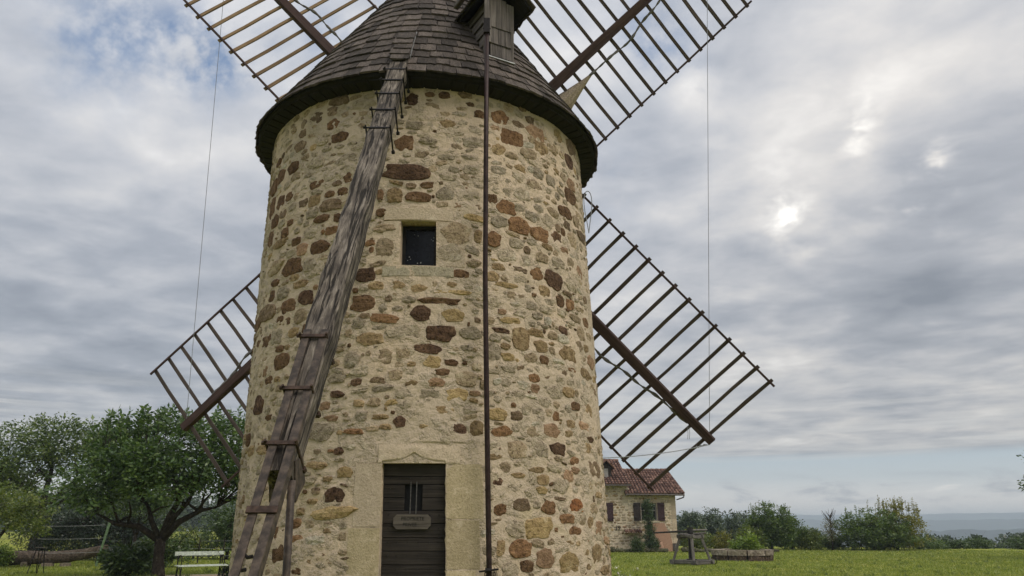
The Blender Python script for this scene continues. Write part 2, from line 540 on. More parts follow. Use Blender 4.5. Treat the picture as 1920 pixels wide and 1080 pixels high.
M['rod'] = plain('dark_red_rod', (0.034, 0.019, 0.017), 0.5, 0.4, 10, 0.3, 0.1)
M['lead'] = plain('lead_flashing', (0.34, 0.345, 0.35), 0.55, 0.3, 12, 0.2, 0.1)
M['door'] = wood('door_boards', (0.020, 0.017, 0.015), (0.034, 0.028, 0.024), (0.055, 0.046, 0.039), 1.0, 0.05, 0.4, 0.35, 0.15)
M['plaque'] = wood('plaque_wood', (0.055, 0.046, 0.039), (0.098, 0.084, 0.07), (0.145, 0.125, 0.105), 1.0, 0.06, 0.4, 0.4, 0.0)
M['letter'] = plain('letter_paint', (0.026, 0.023, 0.020), 0.8, 0, 30, 0.3)
M['canvas'] = plain('sail_canvas', (0.36, 0.29, 0.225), 0.9, 0, 30, 0.3, 0.4)
M['canvas_grey'] = plain('grey_canvas', (0.145, 0.135, 0.13), 0.9, 0, 25, 0.35, 0.4)
M['cable'] = plain('steel_cable', (0.24, 0.25, 0.265), 0.5, 0.2, 60, 0.2)
M['bar_grey'] = plain('dull_grey_bar', (0.12, 0.115, 0.11), 0.6, 0.2, 30, 0.3)
M['dark_in'] = plain('dark_interior', (0.008, 0.008, 0.009), 0.9)
M['pane'] = plain('window_glass', (0.006, 0.007, 0.011), 0.25, 0.0, 8, 0.3, 0.02, 0.25)


# ------------------------------------------------------------------ ground and distance
def smooth(a, b, x):
    t = np.clip((x - a) / (b - a), 0, 1)
    return t * t * (3 - 2 * t)


def ground_z(x, y):
    d = np.hypot(x, y)
    az = np.degrees(np.arctan2(x, y))
    right = smooth(-4, 14, az)
    z = -right * (smooth(74, 360, d) * 16 + smooth(300, 900, d) * 40) - (1 - right) * smooth(260, 900, d) * 30
    z = z + (1 - right) * smooth(110, 230, d) * 1.0
    z = z + (0.02 * np.sin(x * 0.9 + 1.3 * np.sin(y * 0.31)) * np.sin(y * 0.7) - 0.02) * smooth(20, 30, d)
    return z


def build_ground():
    rs = np.concatenate([np.linspace(0.5, 20, 14), np.linspace(21, 80, 90), np.geomspace(82, 6000, 66)])
    na = 240
    an = np.linspace(0, 2 * np.pi, na, endpoint=False)
    RR, AA = np.meshgrid(rs, an, indexing='ij')
    X, Y = RR * np.sin(AA), RR * np.cos(AA)
    Zz = ground_z(X, Y)
    vs = np.stack([X, Y, Zz], -1).reshape(-1, 3)
    i = np.arange(len(rs) - 1)[:, None] * na
    k = np.arange(na)[None, :]
    k2 = (k + 1) % na
    q = np.stack([i + k, i + k2, i + na + k2, i + na + k], -1).reshape(-1, 4)
    vs = np.vstack([vs, [[0, 0, 0]]])
    me = mesh_np('ground', vs, q[:, ::-1])
    m, g = new_mat('lawn')
    pos = g.n('ShaderNodeNewGeometry').outputs['Position']
    n1 = g.noise(pos, 0.16, 5, 0.6, 0.3)
    n2 = g.noise(pos, 1.3, 6, 0.62)
    n3 = g.noise(pos, 14.0, 4, 0.65)
    c = g.ramp(n1, [(0.34, (0.18, 0.225, 0.032)), (0.52, (0.245, 0.27, 0.042)), (0.68, (0.34, 0.31, 0.07))])
    c = g.mix(g.m('MULTIPLY', g.step(n2, 0.46, 0.72), 0.5), c, (0.135, 0.175, 0.028))
    c = g.mix(g.m('MULTIPLY', g.step(n3, 0.6, 0.75), 0.4), c, (0.33, 0.29, 0.11))
    n5 = g.noise(pos, 0.42, 5, 0.6, 0.6)
    c = g.mix(g.m('MULTIPLY', g.step(n5, 0.56, 0.70), 0.55), c, (0.36, 0.30, 0.115))
    c = g.mix(g.m('MULTIPLY', g.m('SUBTRACT', 1.0, g.step(n5, 0.30, 0.42)), 0.45), c, (0.105, 0.150, 0.028))
    dist = g.vm('LENGTH', pos)
    far = g.step(dist, 140.0, 420.0)
    nf = g.noise(pos, 0.018, 6, 0.6, 0.5)
    fc = g.ramp(nf, [(0.42, (0.030, 0.048, 0.022)), (0.5, (0.05, 0.075, 0.03)), (0.56, (0.11, 0.14, 0.05)), (0.62, (0.04, 0.06, 0.025))])
    c = g.mix(far, c, fc)
    finish(g, c, 0.95, g.m('ADD', n3, g.m('MULTIPLY', n2, 1.5)), 0.9, 0.06, 0.1)
    link('ground', me, m, kind='structure')


build_ground()


def ridge(name, dist, depth, top, az0, az1, seed, col, base=-60, bump=0.0):
    """a long wooded hill: a solid mound swept over a range of azimuths"""
    na, nr = 220, 9
    vs, fs = [], []
    for i in range(na + 1):
        az = R_(az0 + (az1 - az0) * i / na)
        h = top + top_var(seed, math.degrees(az)) * bump
        for j in range(nr):
            k = j / (nr - 1)
            rr = dist + depth * (k - 0.5)
            prof = math.sin(math.pi * k) ** 0.7
            zz = base + (h - base) * prof
            zz += mnoise.noise(Vector((rr * 0.02 + seed, az * dist * 0.02, 0.3))) * bump * 0.5 * prof
            vs.append((rr * math.sin(az), rr * math.cos(az), zz))
    for i in range(na):
        for j in range(nr - 1):
            a = i * nr + j
            fs.append((a, a + nr, a + nr + 1, a + 1))
    m, g = new_mat(name + '_cover')
    pos = g.n('ShaderNodeNewGeometry').outputs['Position']
    n1 = g.noise(pos, 0.012, 7, 0.65, 0.4)
    n2 = g.noise(pos, 0.08, 4, 0.6)
    c = g.mix(g.step(n1, 0.45, 0.6), tuple(k * 0.7 for k in col), tuple(k * 1.5 for k in col))
    c = g.mix(g.m('MULTIPLY', n2, 0.4), c, tuple(k * 0.5 for k in col))
    finish(g, c, 0.95, n2, 0.6, 3.0, 0.05)
    return link(name, mesh_raw(name, vs, fs, True), m, kind='structure')


def top_var(seed, azd):
    return (mnoise.noise(Vector((azd * 0.11, seed * 3.1, 0))) + 0.5 * mnoise.noise(Vector((azd * 0.4, seed * 1.7, 5)))
            + 0.35 * mnoise.noise(Vector((azd * 2.2, seed, 2))))


ridge('hills', 5200, 1200, 84.0, -50, 60, 1.0, (0.055, 0.08, 0.05), -58, 8.0)
ridge('hill_range', 3700, 900, 40.0, -10, 60, 7.0, (0.035, 0.055, 0.035), -58, 9.0)
ridge('wooded_hill', 2200, 500, 1.5, 24, 62, 4.0, (0.016, 0.026, 0.018), -57, 6.5)

# haze: one closed box around everything, even density
hz = MB()
hz.box((0, 0, 16.0), (12400, 12400, 160.0))
mh = bpy.data.materials.new('haze_air')
mh.use_nodes = True
gh = NT(mh.node_tree)
pv = gh.n('ShaderNodeVolumePrincipled', {'Color': (0.76, 0.885, 1.0, 1), 'Density': 0.00040, 'Anisotropy': 0.0})
oh = gh.n('ShaderNodeOutputMaterial')
gh.t.links.new(pv.outputs[0], oh.inputs['Volume'])
hz.build('haze', mh, kind='stuff')

# sandy path behind the bench
pm, pg = new_mat('sandy_path')
pp = pg.n('ShaderNodeNewGeometry').outputs['Position']
pn = pg.noise(pp, 9, 6, 0.65)
finish(pg, pg.ramp(pn, [(0.35, (0.30, 0.235, 0.15)), (0.65, (0.44, 0.36, 0.24))]), 0.95, pn, 0.6, 0.03, 0.1)
pb = MB()
pl = [(-16, 27.6), (-13, 28.3), (-10.5, 29.0), (-8.2, 29.8), (-5, 30.4), (-1, 30.6)]
pr = [(-16, 28.9), (-13, 29.7), (-10.5, 30.7), (-8.2, 31.9), (-5, 32.6), (-1, 33.0)]
vs = [(x, y, 0.006) for x, y in pl] + [(x, y, 0.006) for x, y in pr]
pb.add(vs, [(i, i + 1, i + 7, i + 6) for i in range(5)])
pb.build('path', pm, kind='structure')

# ------------------------------------------------------------------ the windmill
CX, CY = -1.4006, 13.4
mill = thing('stone_windmill', (-1.45, 13.4, 0), 'round rubble stone windmill with grey shingled cap and four bare lattice sails', 'windmill')


def tr(h):
    return 3.0424 - 0.0226 * h


def ax(h):
    return CX - 0.0222 * h


def on_tower(th, h, off=0.0):
    r = tr(h) + off
    return Vector((ax(h) + r * math.sin(th), CY - r * math.cos(th), h))


DOOR_T = (-0.088, 0.193)
DOOR_H = (0.05, 2.434)
WIN_T = (-0.034, 0.144)
WIN_H = (5.225, 5.926)
WALL_TOP = 8.30


def cut_line(vals, step):
    vals = sorted(vals)
    out = []
    for a, b in zip(vals[:-1], vals[1:]):
        n = max(1, int(round((b - a) / step)))
        out += [a + (b - a) * i / n for i in range(n)]
    return out + [vals[-1]]


def build_tower():
    ts = cut_line([-1.75, *DOOR_T, *WIN_T, 1.75], 0.0085)
    tb = cut_line([1.75, 2 * math.pi - 1.75], 0.08)[1:-1]
    ts = ts + tb
    hs = cut_line([-0.6, DOOR_H[0], DOOR_H[1], WIN_H[0], WIN_H[1], WALL_TOP], 0.026)
    nt, nh = len(ts), len(hs)
    vs, fs = [], []
    for h in hs:
        for t in ts:
            tt = t if t <= math.pi else t
            p = on_tower(tt, h)
            n = 0.0
            n += 0.020 * mnoise.noise(p * 1.1) + 0.012 * mnoise.noise(p * 3.3)
            if abs(t) < 1.8:
                pz = Vector((p.x, p.y, p.z * 1.7))
                rg = max(0.0, mnoise.noise(p * 2.1 + Vector((3, 1, 7))) + 0.35)
                n += 0.006 * mnoise.noise(pz * 9.0) + rg * (0.016 * (0.5 - abs(mnoise.noise(pz * 5.5))) - 0.012 * max(0, mnoise.noise(pz * 13.0) - 0.15))
            if h < 2.7 and -0.27 < t < 0.40:
                n *= 0.25
            flare = 0.02 * max(0.0, 1.2 - h)
            vs.append(on_tower(tt, h, n + flare))
    for j in range(nh - 1):
        hm = (hs[j] + hs[j + 1]) / 2
        for i in range(nt):
            i2 = (i + 1) % nt
            tm = (ts[i] + ts[i2]) / 2 if i2 else 10
            if DOOR_T[0] < tm < DOOR_T[1] and DOOR_H[0] < hm < DOOR_H[1]:
                continue
            if WIN_T[0] < tm < WIN_T[1] and WIN_H[0] < hm < WIN_H[1]:
                continue
            fs.append((j * nt + i, j * nt + i2, (j + 1) * nt + i2, (j + 1) * nt + i))
    # reveals
    for (T, H, dep) in ((DOOR_T, DOOR_H, 0.42), (WIN_T, WIN_H, 0.40)):
        it = [i for i, t in enumerate(ts) if T[0] - 1e-6 <= t <= T[1] + 1e-6]
        ih = [j for j, h in enumerate(hs) if H[0] - 1e-6 <= h <= H[1] + 1e-6]
        loop = [(j, it[0]) for j in ih] + [(ih[-1], i) for i in it[1:]] + [(j, it[-1]) for j in ih[::-1][1:]] + [(ih[0], i) for i in it[::-1][1:-1]]
        b = len(vs)
        for (j, i) in loop:
            p = Vector(vs[j * nt + i])
            vs.append(p + Vector((0.0, dep, 0.0)))
        n = len(loop)
        for k in range(n):
            k2 = (k + 1) % n
            (j, i), (j2, i2) = loop[k], loop[k2]
            fs.append((j * nt + i, b + k, b + k2, j2 * nt + i2))
        fs.append(tuple(range(b, b + n)))
    me = mesh_raw('tower_wall', vs, fs)
    return link('tower_wall', me, M['mortar'], mill)


wall = build_tower()

STONES = """-13,6721,677,268,BD 1160,8024,454,398,B2 -912,4819,631,266,B2 241,5755,460,352,T2 -869,5531,563,251,T2 1156,2481,504,258,B2 1080,7011,452,282,B -683,5433,453,280,B
846,5324,444,281,BD 579,7543,410,295,R -1030,7108,392,306,B 651,1618,454,258,O -317,1800,662,175,O 829,1154,418,271,O 747,6013,389,274,R -1010,6708,307,346,B -394,2862,403,263,G
1242,6437,494,211,B2 604,6057,391,266,R 931,4170,423,245,T 1063,6180,338,305,T2 1089,1258,376,274,T 1256,4205,458,225,R2 209,5435,347,296,G 754,7817,409,251,R2 -6,4233,465,220,G
-706,3963,387,257,B -1084,4764,450,220,B 585,4256,295,335,T 1103,7680,344,275,BD 672,1210,335,277,R2 -908,3374,354,260,BD 995,6621,433,211,B 505,7858,351,260,R -214,4673,352,250,B
170,4228,398,221,BD -770,4369,349,247,G -110,5493,283,296,T2 798,7554,331,249,T -429,6297,400,206,B2 -27,7211,285,287,B -765,7186,351,232,B -881,6680,328,247,B 1096,4603,336,240,T2
-690,4806,368,218,B 758,2956,374,214,R2 -173,4144,417,190,T -486,5636,354,220,B 528,6311,324,240,R 1125,3953,470,166,T 626,6602,340,229,G 1012,5368,348,220,G -936,6405,323,237,B
-555,4872,311,244,BD -978,6120,286,263,B -259,7930,418,174,G -424,8108,380,191,B2 1110,7255,348,207,R2 1122,3354,321,223,T -905,7175,327,219,B 796,3531,335,208,G
536,2650,304,230,T2 971,8008,282,246,O 230,4496,337,205,O 1218,1008,500,138,T 1153,6622,282,244,T2 -211,5100,317,217,BD 808,2185,329,206,G 724,6825,338,200,T2 -342,7022,376,178,G
-583,7909,305,219,B2 516,1605,290,227,G 918,1920,317,207,RO -707,7523,334,196,B2 -550,7099,314,208,G 74,4502,291,224,BD 543,1347,325,199,R -745,5036,337,192,G 794,2704,327,198,BD
443,5744,260,243,R -877,4355,331,191,B 190,6373,279,222,G 690,7370,329,186,T2 1097,1890,327,187,T2 -845,5926,437,139,T 882,6066,289,209,B 815,6287,254,234,G 1135,5688,284,208,R2
170,4692,570,103,B 289,3589,285,204,T2 55,6320,370,157,B -605,1278,239,243,B 345,7308,328,177,G -400,7441,316,184,B 1150,1620,289,200,R2 680,2674,260,221,G 518,5515,301,191,G
1020,5708,230,250,T2 311,4248,314,183,G -813,2697,410,140,T 710,4191,282,203,T 1076,2776,314,182,T -546,5384,271,209,G -308,2029,290,195,BD 1054,4361,269,210,T2 432,4005,221,254,G
1050,3108,406,138,R2 -74,6342,242,232,T 1182,4849,314,176,B -95,3869,215,255,T2 893,5637,350,157,G -1035,2892,271,202,B -560,5912,280,195,G 168,3144,413,132,T 486,7272,251,215,T
102,3998,363,148,BD -449,7695,269,199,R 701,5317,259,204,R -106,4435,399,132,R 697,6259,301,175,G 245,3351,270,191,O -546,8171,263,196,T2 -582,4597,265,191,T2 478,6045,269,183,G
866,6492,333,147,T2 552,1913,270,181,B2 442,3124,271,179,O 485,1086,248,194,G 1303,1430,416,116,R2 831,1739,359,134,R 864,7052,252,190,G -255,3842,235,202,G -547,6433,237,200,T
-948,2708,307,154,T 1234,4625,310,152,T2 -614,5672,241,194,R2 482,6899,265,176,G -875,5067,232,200,B 1039,1675,207,223,T 912,3576,300,153,T 1218,5247,291,158,B2 754,5636,280,164,T2
712,1881,265,172,R 196,7564,269,169,T 458,2881,303,149,R -122,5818,358,126,T2 -542,6714,307,147,B -211,3694,286,156,G 579,5754,262,170,G 761,7075,239,185,G 248,2880,247,177,BD
-643,1530,210,207,B 8,7976,209,207,BD 1035,4815,363,119,T2 887,1565,320,134,R 904,7675,306,139,T2 -774,6680,249,167,B -486,6095,321,129,B 720,3346,260,160,G -604,5108,307,135,T
894,4391,283,146,W 132,3803,248,166,O 297,8146,250,164,B2 329,6389,270,151,G 337,6042,345,116,O 988,5008,223,178,R 759,2439,287,138,G 761,5075,232,170,T 439,4762,227,169,G
1158,4389,261,145,T 10,3355,282,133,G 331,6831,245,153,G 866,2330,242,154,R2 887,4995,189,197,B -831,6428,260,143,B2 764,4800,278,134,G 335,2907,187,197,T 429,5149,228,161,T
-972,7514,265,137,B 1112,2921,334,108,B 1193,2101,346,104,T 268,5131,269,134,B 971,3388,258,138,B 682,4390,301,118,T 633,2914,231,153,T2 -725,6998,246,143,T2 1020,2426,268,131,G
-847,5269,287,123,B 203,6675,272,129,G 117,3358,263,133,G -855,3870,189,184,R2 -469,2217,315,110,G 25,7522,256,135,G -791,6068,213,161,B 1016,1454,226,151,R2 1009,6399,222,152,B2
638,3983,232,146,T2 -11,3935,202,167,T2 590,5185,253,133,G 524,4506,348,96,O -630,4363,224,150,T 964,1715,202,165,T2 -331,6700,191,175,B -554,6221,252,132,G 560,8079,195,170,T2
-464,7945,197,167,B2 517,5039,378,87,O -811,3724,252,130,B 1178,2247,271,120,T2 608,6364,234,139,G -408,2422,320,101,T 101,7251,292,111,G -263,2321,223,144,O 801,4395,242,132,T2
600,3227,173,184,G -389,1462,283,112,W 568,7227,249,127,T2 -724,6468,224,139,G 470,2402,196,158,T2 -148,4927,235,132,T 893,4533,227,136,BD -414,5865,224,137,R -688,7905,163,187,T2
569,1129,205,148,B 683,2260,221,135,T 504,3957,233,128,O -747,4614,204,146,B 926,2552,229,130,R -16,2980,177,167,BD -693,7737,199,148,B2 951,5911,264,112,R2 466,5305,235,125,T
639,5503,161,182,G -41,4924,205,143,T -999,4383,236,123,B 746,6456,230,125,G 442,6394,169,170,B 440,1844,188,152,R -851,2918,250,114,G 662,4799,217,131,G 149,3523,227,125,R2
713,8014,184,155,B2 334,5310,229,124,T2 63,4883,235,119,T -706,5669,211,132,G -630,6453,205,136,B2 -100,3443,290,96,G -40,3624,191,145,T2 729,3989,202,137,B 1067,2217,188,146,T2
963,1281,256,107,T 544,3116,196,139,B2 -233,4374,190,143,G 657,3687,205,132,R 649,2388,285,95,T -328,3599,246,109,G 797,5842,250,107,T 661,8196,173,155,B2 -357,6480,205,130,B
-514,5225,233,113,G -668,5835,198,132,B 782,1331,288,91,G 1000,7277,185,139,T2 1100,4184,244,105,T2 912,3100,215,119,T 469,4336,306,83,BD 1112,5010,291,86,T2 361,5745,124,203,T
193,6997,255,98,G 506,3786,248,101,G 259,4840,346,72,O 596,5321,243,100,B2 660,3543,186,131,R2 -497,1474,232,105,R 718,7656,183,133,T2 585,4632,223,107,G 380,7833,172,139,B
-350,3049,246,97,R2 440,1357,114,209,T -443,6477,198,120,B -660,5242,225,106,T -232,2858,283,84,R -194,3062,179,131,G -518,7437,221,105,G -506,1671,174,133,R -789,7902,200,116,T2
697,4654,211,109,G -388,3218,170,134,R2 528,6566,164,139,G -479,1073,189,119,B 955,3932,253,88,R -603,6916,214,104,G -137,3246,195,114,T2 905,6245,148,146,B2 683,5838,186,117,G
674,2117,200,107,O 14,4703,201,106,G -728,4161,212,101,B 97,6507,200,106,B 888,2947,205,103,T -324,3379,213,99,BD 929,2419,208,100,R2 434,2190,160,130,BD 636,1414,204,102,T2
-124,3550,215,96,B2 965,5181,289,72,B2 793,3175,141,146,R -382,6052,138,148,B 303,3149,215,95,G 427,2543,220,93,T 834,4014,269,76,W -776,8104,173,116,T2 -140,6069,157,128,B
34,3498,189,105,T 182,8081,171,116,B 442,4217,187,106,G -739,6208,191,103,B 914,1404,181,107,T 982,1079,207,93,T 541,2304,239,79,T 957,6230,134,139,B -486,7288,199,92,G
218,3809,184,98,B 270,7774,225,80,G -689,3200,159,112,G 640,5048,133,133,G 177,3671,182,97,B 471,7638,161,110,R2 -400,6631,178,99,B2 -229,3532,164,107,BD -300,2600,157,110,BD
311,7041,224,77,G -105,3047,230,75,T 304,4959,141,121,G 355,6217,163,104,B2 461,6558,138,120,G 252,6205,156,105,R2 -316,7276,180,90,G 12,6486,153,106,B2 -190,5592,159,100,R
592,2084,149,105,G 414,2700,146,107,G -216,5438,140,111,G 111,7532,98,157,G 340,3774,142,109,T2 -726,3701,174,88,T 833,3739,167,91,G -148,6364,90,169,B -213,3414,223,67,G
-410,1298,144,102,G -778,3147,172,86,B 497,4106,155,94,T -213,3243,151,95,T -396,7274,181,80,G 802,3343,135,103,T2 105,8066,149,92,B -676,4565,123,112,B 162,4833,225,59,O
-81,2916,161,83,T -552,1824,133,99,B 649,5682,125,105,B2 -453,5450,158,83,T2 -422,1953,183,71,T 206,3025,226,56,T2 788,2006,233,54,B2 224,4952,149,84,T -435,3089,156,80,R2
-543,4385,105,118,B 331,3392,160,77,R2 -407,2087,135,90,B2 -486,1822,134,89,T 325,7975,147,81,B -409,2598,138,84,T2 657,4506,133,86,G 633,3415,216,52,W -353,1148,146,76,G
481,4622,130,84,R2 -86,4730,103,106,B2 -224,5310,120,90,G 33,3769,133,78,T -485,6929,131,79,G -38,4575,146,70,G 538,2463,128,80,G -348,2240,140,72,T 742,4516,149,66,G
139,4942,90,108,T2 341,4573,104,93,G -646,3711,120,77,T2 97,2926,139,65,T 324,3295,129,67,T 347,4451,104,82,B2 -490,5002,100,81,R2 -180,5479,73,99,R -258,4875,91,78,B
787,4263,126,54,T -173,3935,81,79,T2 680,4972,97,62,B 528,3266,81,70,R -470,5871,63,85,R -415,1196,89,59,T 749,1592,79,65,R 102,7966,109,46,B2 -339,2609,108,46,R -470,2081,72,54,B
-403,6802,72,44,G -344,1283,62,51,B 167,6554,58,53,B2 787,1500,83,31,B"""


def stone_variant(seed, n=24):
    rnd = random.Random(seed)
    ex = rnd.uniform(2.3, 5.5)
    vs, fs = [], []
    ph = [rnd.uniform(0, 6.28) for _ in range(4)]
    rad = []
    nc = rnd.choice((7, 8, 8, 9, 10))
    cor = sorted(((q + rnd.uniform(-0.30, 0.30)) / nc) % 1.0 for q in range(nc))
    cpt = []
    for q in cor:
        a = 2 * math.pi * q
        c, sn = abs(math.cos(a)), abs(math.sin(a))
        r = 1.0 / ((c ** ex + sn ** ex) ** (1 / ex)) * rnd.uniform(0.88, 1.12)
        cpt.append((r * math.cos(a), r * math.sin(a)))
    for k in range(n):
        a = 2 * math.pi * k / n
        dx, dy = math.cos(a), math.sin(a)
        best = 0.8
        for q in range(nc):
            (x1, y1), (x2, y2) = cpt[q], cpt[(q + 1) % nc]
            den = dx * (y2 - y1) - dy * (x2 - x1)
            if abs(den) < 1e-9:
                continue
            t_ = (x1 * (y2 - y1) - y1 * (x2 - x1)) / den
            u_ = (x1 * dy - y1 * dx) / den
            if t_ > 0 and -1e-6 <= u_ <= 1 + 1e-6:
                best = t_
        rad.append(0.5 * best * (1 + 0.04 * math.sin(5 * a + ph[2]) + rnd.uniform(-0.06, 0.05)))
    rings = ((1.04, -1.0), (0.93, 0.55), (0.55, 1.0))
    for rr, zz in rings:
        for k in range(n):
            a = 2 * math.pi * k / n
            rk = rad[k]
            if rr < 0.6:
                rk = sum(rad[(k + q_) % n] for q_ in range(-3, 4)) / 7
            x_, z_ = math.cos(a) * rk * rr, math.sin(a) * rk * rr
            j = 0.75 * mnoise.noise(Vector((x_ * 3.2 + seed, z_ * 3.2, 0.5))) + rnd.uniform(-0.12, 0.12) if zz > 0 else 0
            vs.append((x_, -(zz + j), z_))
    vs.append((0.03, -1.0 - 0.75 * mnoise.noise(Vector((seed, 0, 0.5))), 0))
    for q in range(2):
        for k in range(n):
            k2 = (k + 1) % n
            fs.append((q * n + k, q * n + k2, (q + 1) * n + k2, (q + 1) * n + k))
    for k in range(n):
        fs.append((2 * n + k, 2 * n + (k + 1) % n, 3 * n))
    return vs, fs


SV = [stone_variant(100 + i) for i in range(40)]
SMESH = []
for vs_, fs_ in SV:
    me_ = mesh_raw('stone', vs_, fs_)
    me_.materials.append(None)
    SMESH.append(me_)


def tower_frame(th, h, w, hh, proud, roll):
    p = on_tower(th, h)
    xr = Vector((math.cos(th), math.sin(th), 0))
    out = Vector((math.sin(th), -math.cos(th), 0))
    up = Vector((0, 0, 1))
    rot = Matrix(((xr.x, -out.x, up.x, p.x), (xr.y, -out.y, up.y, p.y), (xr.z, -out.z, up.z, p.z), (0, 0, 0, 1)))
    return rot @ Matrix.Rotation(roll, 4, 'Y') @ Matrix.Diagonal((w, proud, hh, 1))


PROUD = {'G': 0.017, 'W': 0.018, 'T2': 0.016}


def stone_rows():
    for i, tok in enumerate(STONES.split()):
        a = tok.split(',')
        yield i, int(a[0]) / 1000, int(a[1]) / 1000, int(a[2]) / 1000, int(a[3]) / 1000, a[4]


rest = {}
ALLST = []
for i, th, h, w, hh, c in stone_rows():
    rnd = random.Random(i * 13 + 1)
    ALLST.append((th, h, w, hh))
    k = rnd.randrange(40)
    # a bowed piece follows the round wall: keep wide ones slightly prouder
    proud = PROUD.get(c, 0.015) * rnd.uniform(0.85, 1.2) + 0.010 * max(0, w - 0.25)
    Mx = tower_frame(th, h, w * 1.06, hh * 1.06, proud, rnd.uniform(-0.10, 0.10))
    if i < 300:
        link('stone', SMESH[k], MS[c], wall, Mx, own_mat=True)
    else:
        mb = rest.setdefault(c, MB())
        mb.add([Mx @ Vector(p) for p in SV[k][0]], SV[k][1])
# small chips pressed into the mortar between the stones
rnd = random.Random(5)
tries = 0
n_ch = 0
while n_ch < 1500 and tries < 24000:
    tries += 1
    th, h = rnd.uniform(-1.62, 1.62), rnd.uniform(0.6, 8.1)
    big = tries < 9000                      # first the paler middling stones half lost in the mortar, then the chips
    w, hh = (rnd.uniform(0.12, 0.27), rnd.uniform(0.07, 0.14)) if big else (rnd.uniform(0.035, 0.15), rnd.uniform(0.02, 0.07))
    if h < 2.85 and -0.24 < th < 0.38:
        continue
    if 5.0 < h < 6.2 and -0.13 < th < 0.25:
        continue
    if any(abs(th - s[0]) * 2.95 < 0.5 * (w + s[2]) * 0.96 and abs(h - s[1]) < 0.5 * (hh + s[3]) * 0.96 for s in ALLST):
        continue
    ALLST.append((th, h, w, hh))
    n_ch += 1
    c = rnd.choices(['G', 'T2', 'T', 'B2', 'W', 'O', 'B'], [0.62, 0.24, 0.04, 0.03, 0.05, 0.02, 0.0] if big else [0.46, 0.24, 0.09, 0.07, 0.05, 0.03, 0.06])[0]
    Mx = tower_frame(th, h, w, hh, rnd.uniform(0.009, 0.016), rnd.uniform(-0.3, 0.3))
    k = rnd.randrange(40)
    mb = rest.setdefault(c, MB())
    mb.add([Mx @ Vector(p) for p in SV[k][0]], SV[k][1])
# all joined into one part of the wall
vs, fs, mi = [], [], []
for ci, (c, mb) in enumerate(rest.items()):
    b = len(vs)
    vs += mb.v
    fs += [tuple(k + b for k in f) for f in mb.f]
    mi += [ci] * len(mb.f)
me = mesh_raw('rubble', vs, fs)
for c in rest:
    me.materials.append(MS[c])
me.polygons.foreach_set('material_index', mi)
link('rubble', me, None, wall, kind='stuff')


def lettering(name, body, size, extrude, mat, parent, Mx):
    cu = bpy.data.curves.new(name, 'FONT')
    cu.body, cu.size, cu.extrude, cu.align_x = body, size, extrude, 'CENTER'
    tmp = bpy.data.objects.new(name, cu)
    COL.objects.link(tmp)
    me = bpy.data.meshes.new_from_object(tmp.evaluated_get(bpy.context.evaluated_depsgraph_get()))
    bpy.data.objects.remove(tmp)
    me.name = name
    me.materials.clear()
    me.materials.append(mat)
    return link(name, me, None, parent, Mx)


def curved_block(name, t0, t1, h0, h1, mat, proud=0.014, seed=0, parent=None, hole=None, jit=0.012):
    """dressed block following the round wall"""
    rnd = random.Random(seed)
    n, mrow = 10, max(3, int((h1 - h0) / 0.06))
    vs, fs = [], []
    for j in range(mrow + 1):
        for i in range(n + 1):
            t = t0 + (t1 - t0) * i / n
            h = h0 + (h1 - h0) * j / mrow
            edge = i in (0, n) or j in (0, mrow)
            if i == 0:
                t += rnd.uniform(-jit, jit) * 0.33
            if i == n:
                t += rnd.uniform(-jit, jit) * 0.33
            if j == 0 or j == mrow:
                h += rnd.uniform(-jit, jit) * 0.6
            o = -0.03 if edge else proud + 0.005 * mnoise.noise(Vector((t * 20, h * 7, seed)))
            if edge:
                t_, h_ = t, h
                vs.append(on_tower(t_, h_, o))
            else:
                # pull the next ring close to the rim so the block has a worn arris
                tt = t
                if i == 1:
                    tt = t0 + (t1 - t0) * 0.10 / n + 0.002
                if i == n - 1:
                    tt = t1 - (t1 - t0) * 0.10 / n - 0.002
                h2 = h
                if j == 1:
                    h2 = h0 + 0.006
                if j == mrow - 1:
                    h2 = h1 - 0.006
                vs.append(on_tower(tt, h2, o))
    for j in range(mrow):
        for i in range(n):
            a = j * (n + 1) + i
            fs.append((a, a + 1, a + n + 2, a + n + 1))
    return link(name, mesh_raw(name, vs, fs), mat, parent or wall)


# dressed surround of the doorway (butting the opening) and of the window
for (t0, t1, hs_, mt) in ((-0.235, DOOR_T[0], (0.3, 1.02, 1.62, 2.44), 'dressed'), (DOOR_T[1], 0.345, (0.3, 1.10, 1.72, 2.44), 'dressed_lichen')):
    for k, (a, b) in enumerate(zip(hs_[:-1], hs_[1:])):
        dt = 0.02 * ((k * 7) % 3 - 1)
        lo, hi = (t0 + dt, t1) if t0 < -0.1 else (t0, t1 + dt)
        curved_block('jamb_block', lo, hi, a + 0.004, b - 0.004, M['dressed' if (k + (t0 > 0)) % 3 != 1 else 'dressed_lichen'] if mt == 'dressed' else M[mt], 0.006, k * 3 + int(t0 * 50))
curved_block('window_lintel', -0.125, 0.235, 5.935, 6.13, M['dressed'], 0.010, 21, jit=0.03)
curved_block('window_sill', -0.125, 0.235, 5.06, 5.215, M['sill'], 0.016, 22, jit=0.03)
curved_block('jamb_block', -0.165, WIN_T[0] - 0.004, 5.225, 5.55, M['dressed'], 0.007, 23)
curved_block('jamb_block', -0.125, WIN_T[0] - 0.004, 5.56, 5.925, M['dressed'], 0.007, 24)
curved_block('jamb_block', WIN_T[1] + 0.004, 0.29, 5.225, 5.50, M['dressed'], 0.008, 25)
curved_block('jamb_block', WIN_T[1] + 0.004, 0.33, 5.51, 5.925, M['dressed'], 0.007, 26)


def smooth1(a, b, x):
    t = min(1.0, max(0.0, (x - a) / (b - a)))
    return t * t * (3 - 2 * t)


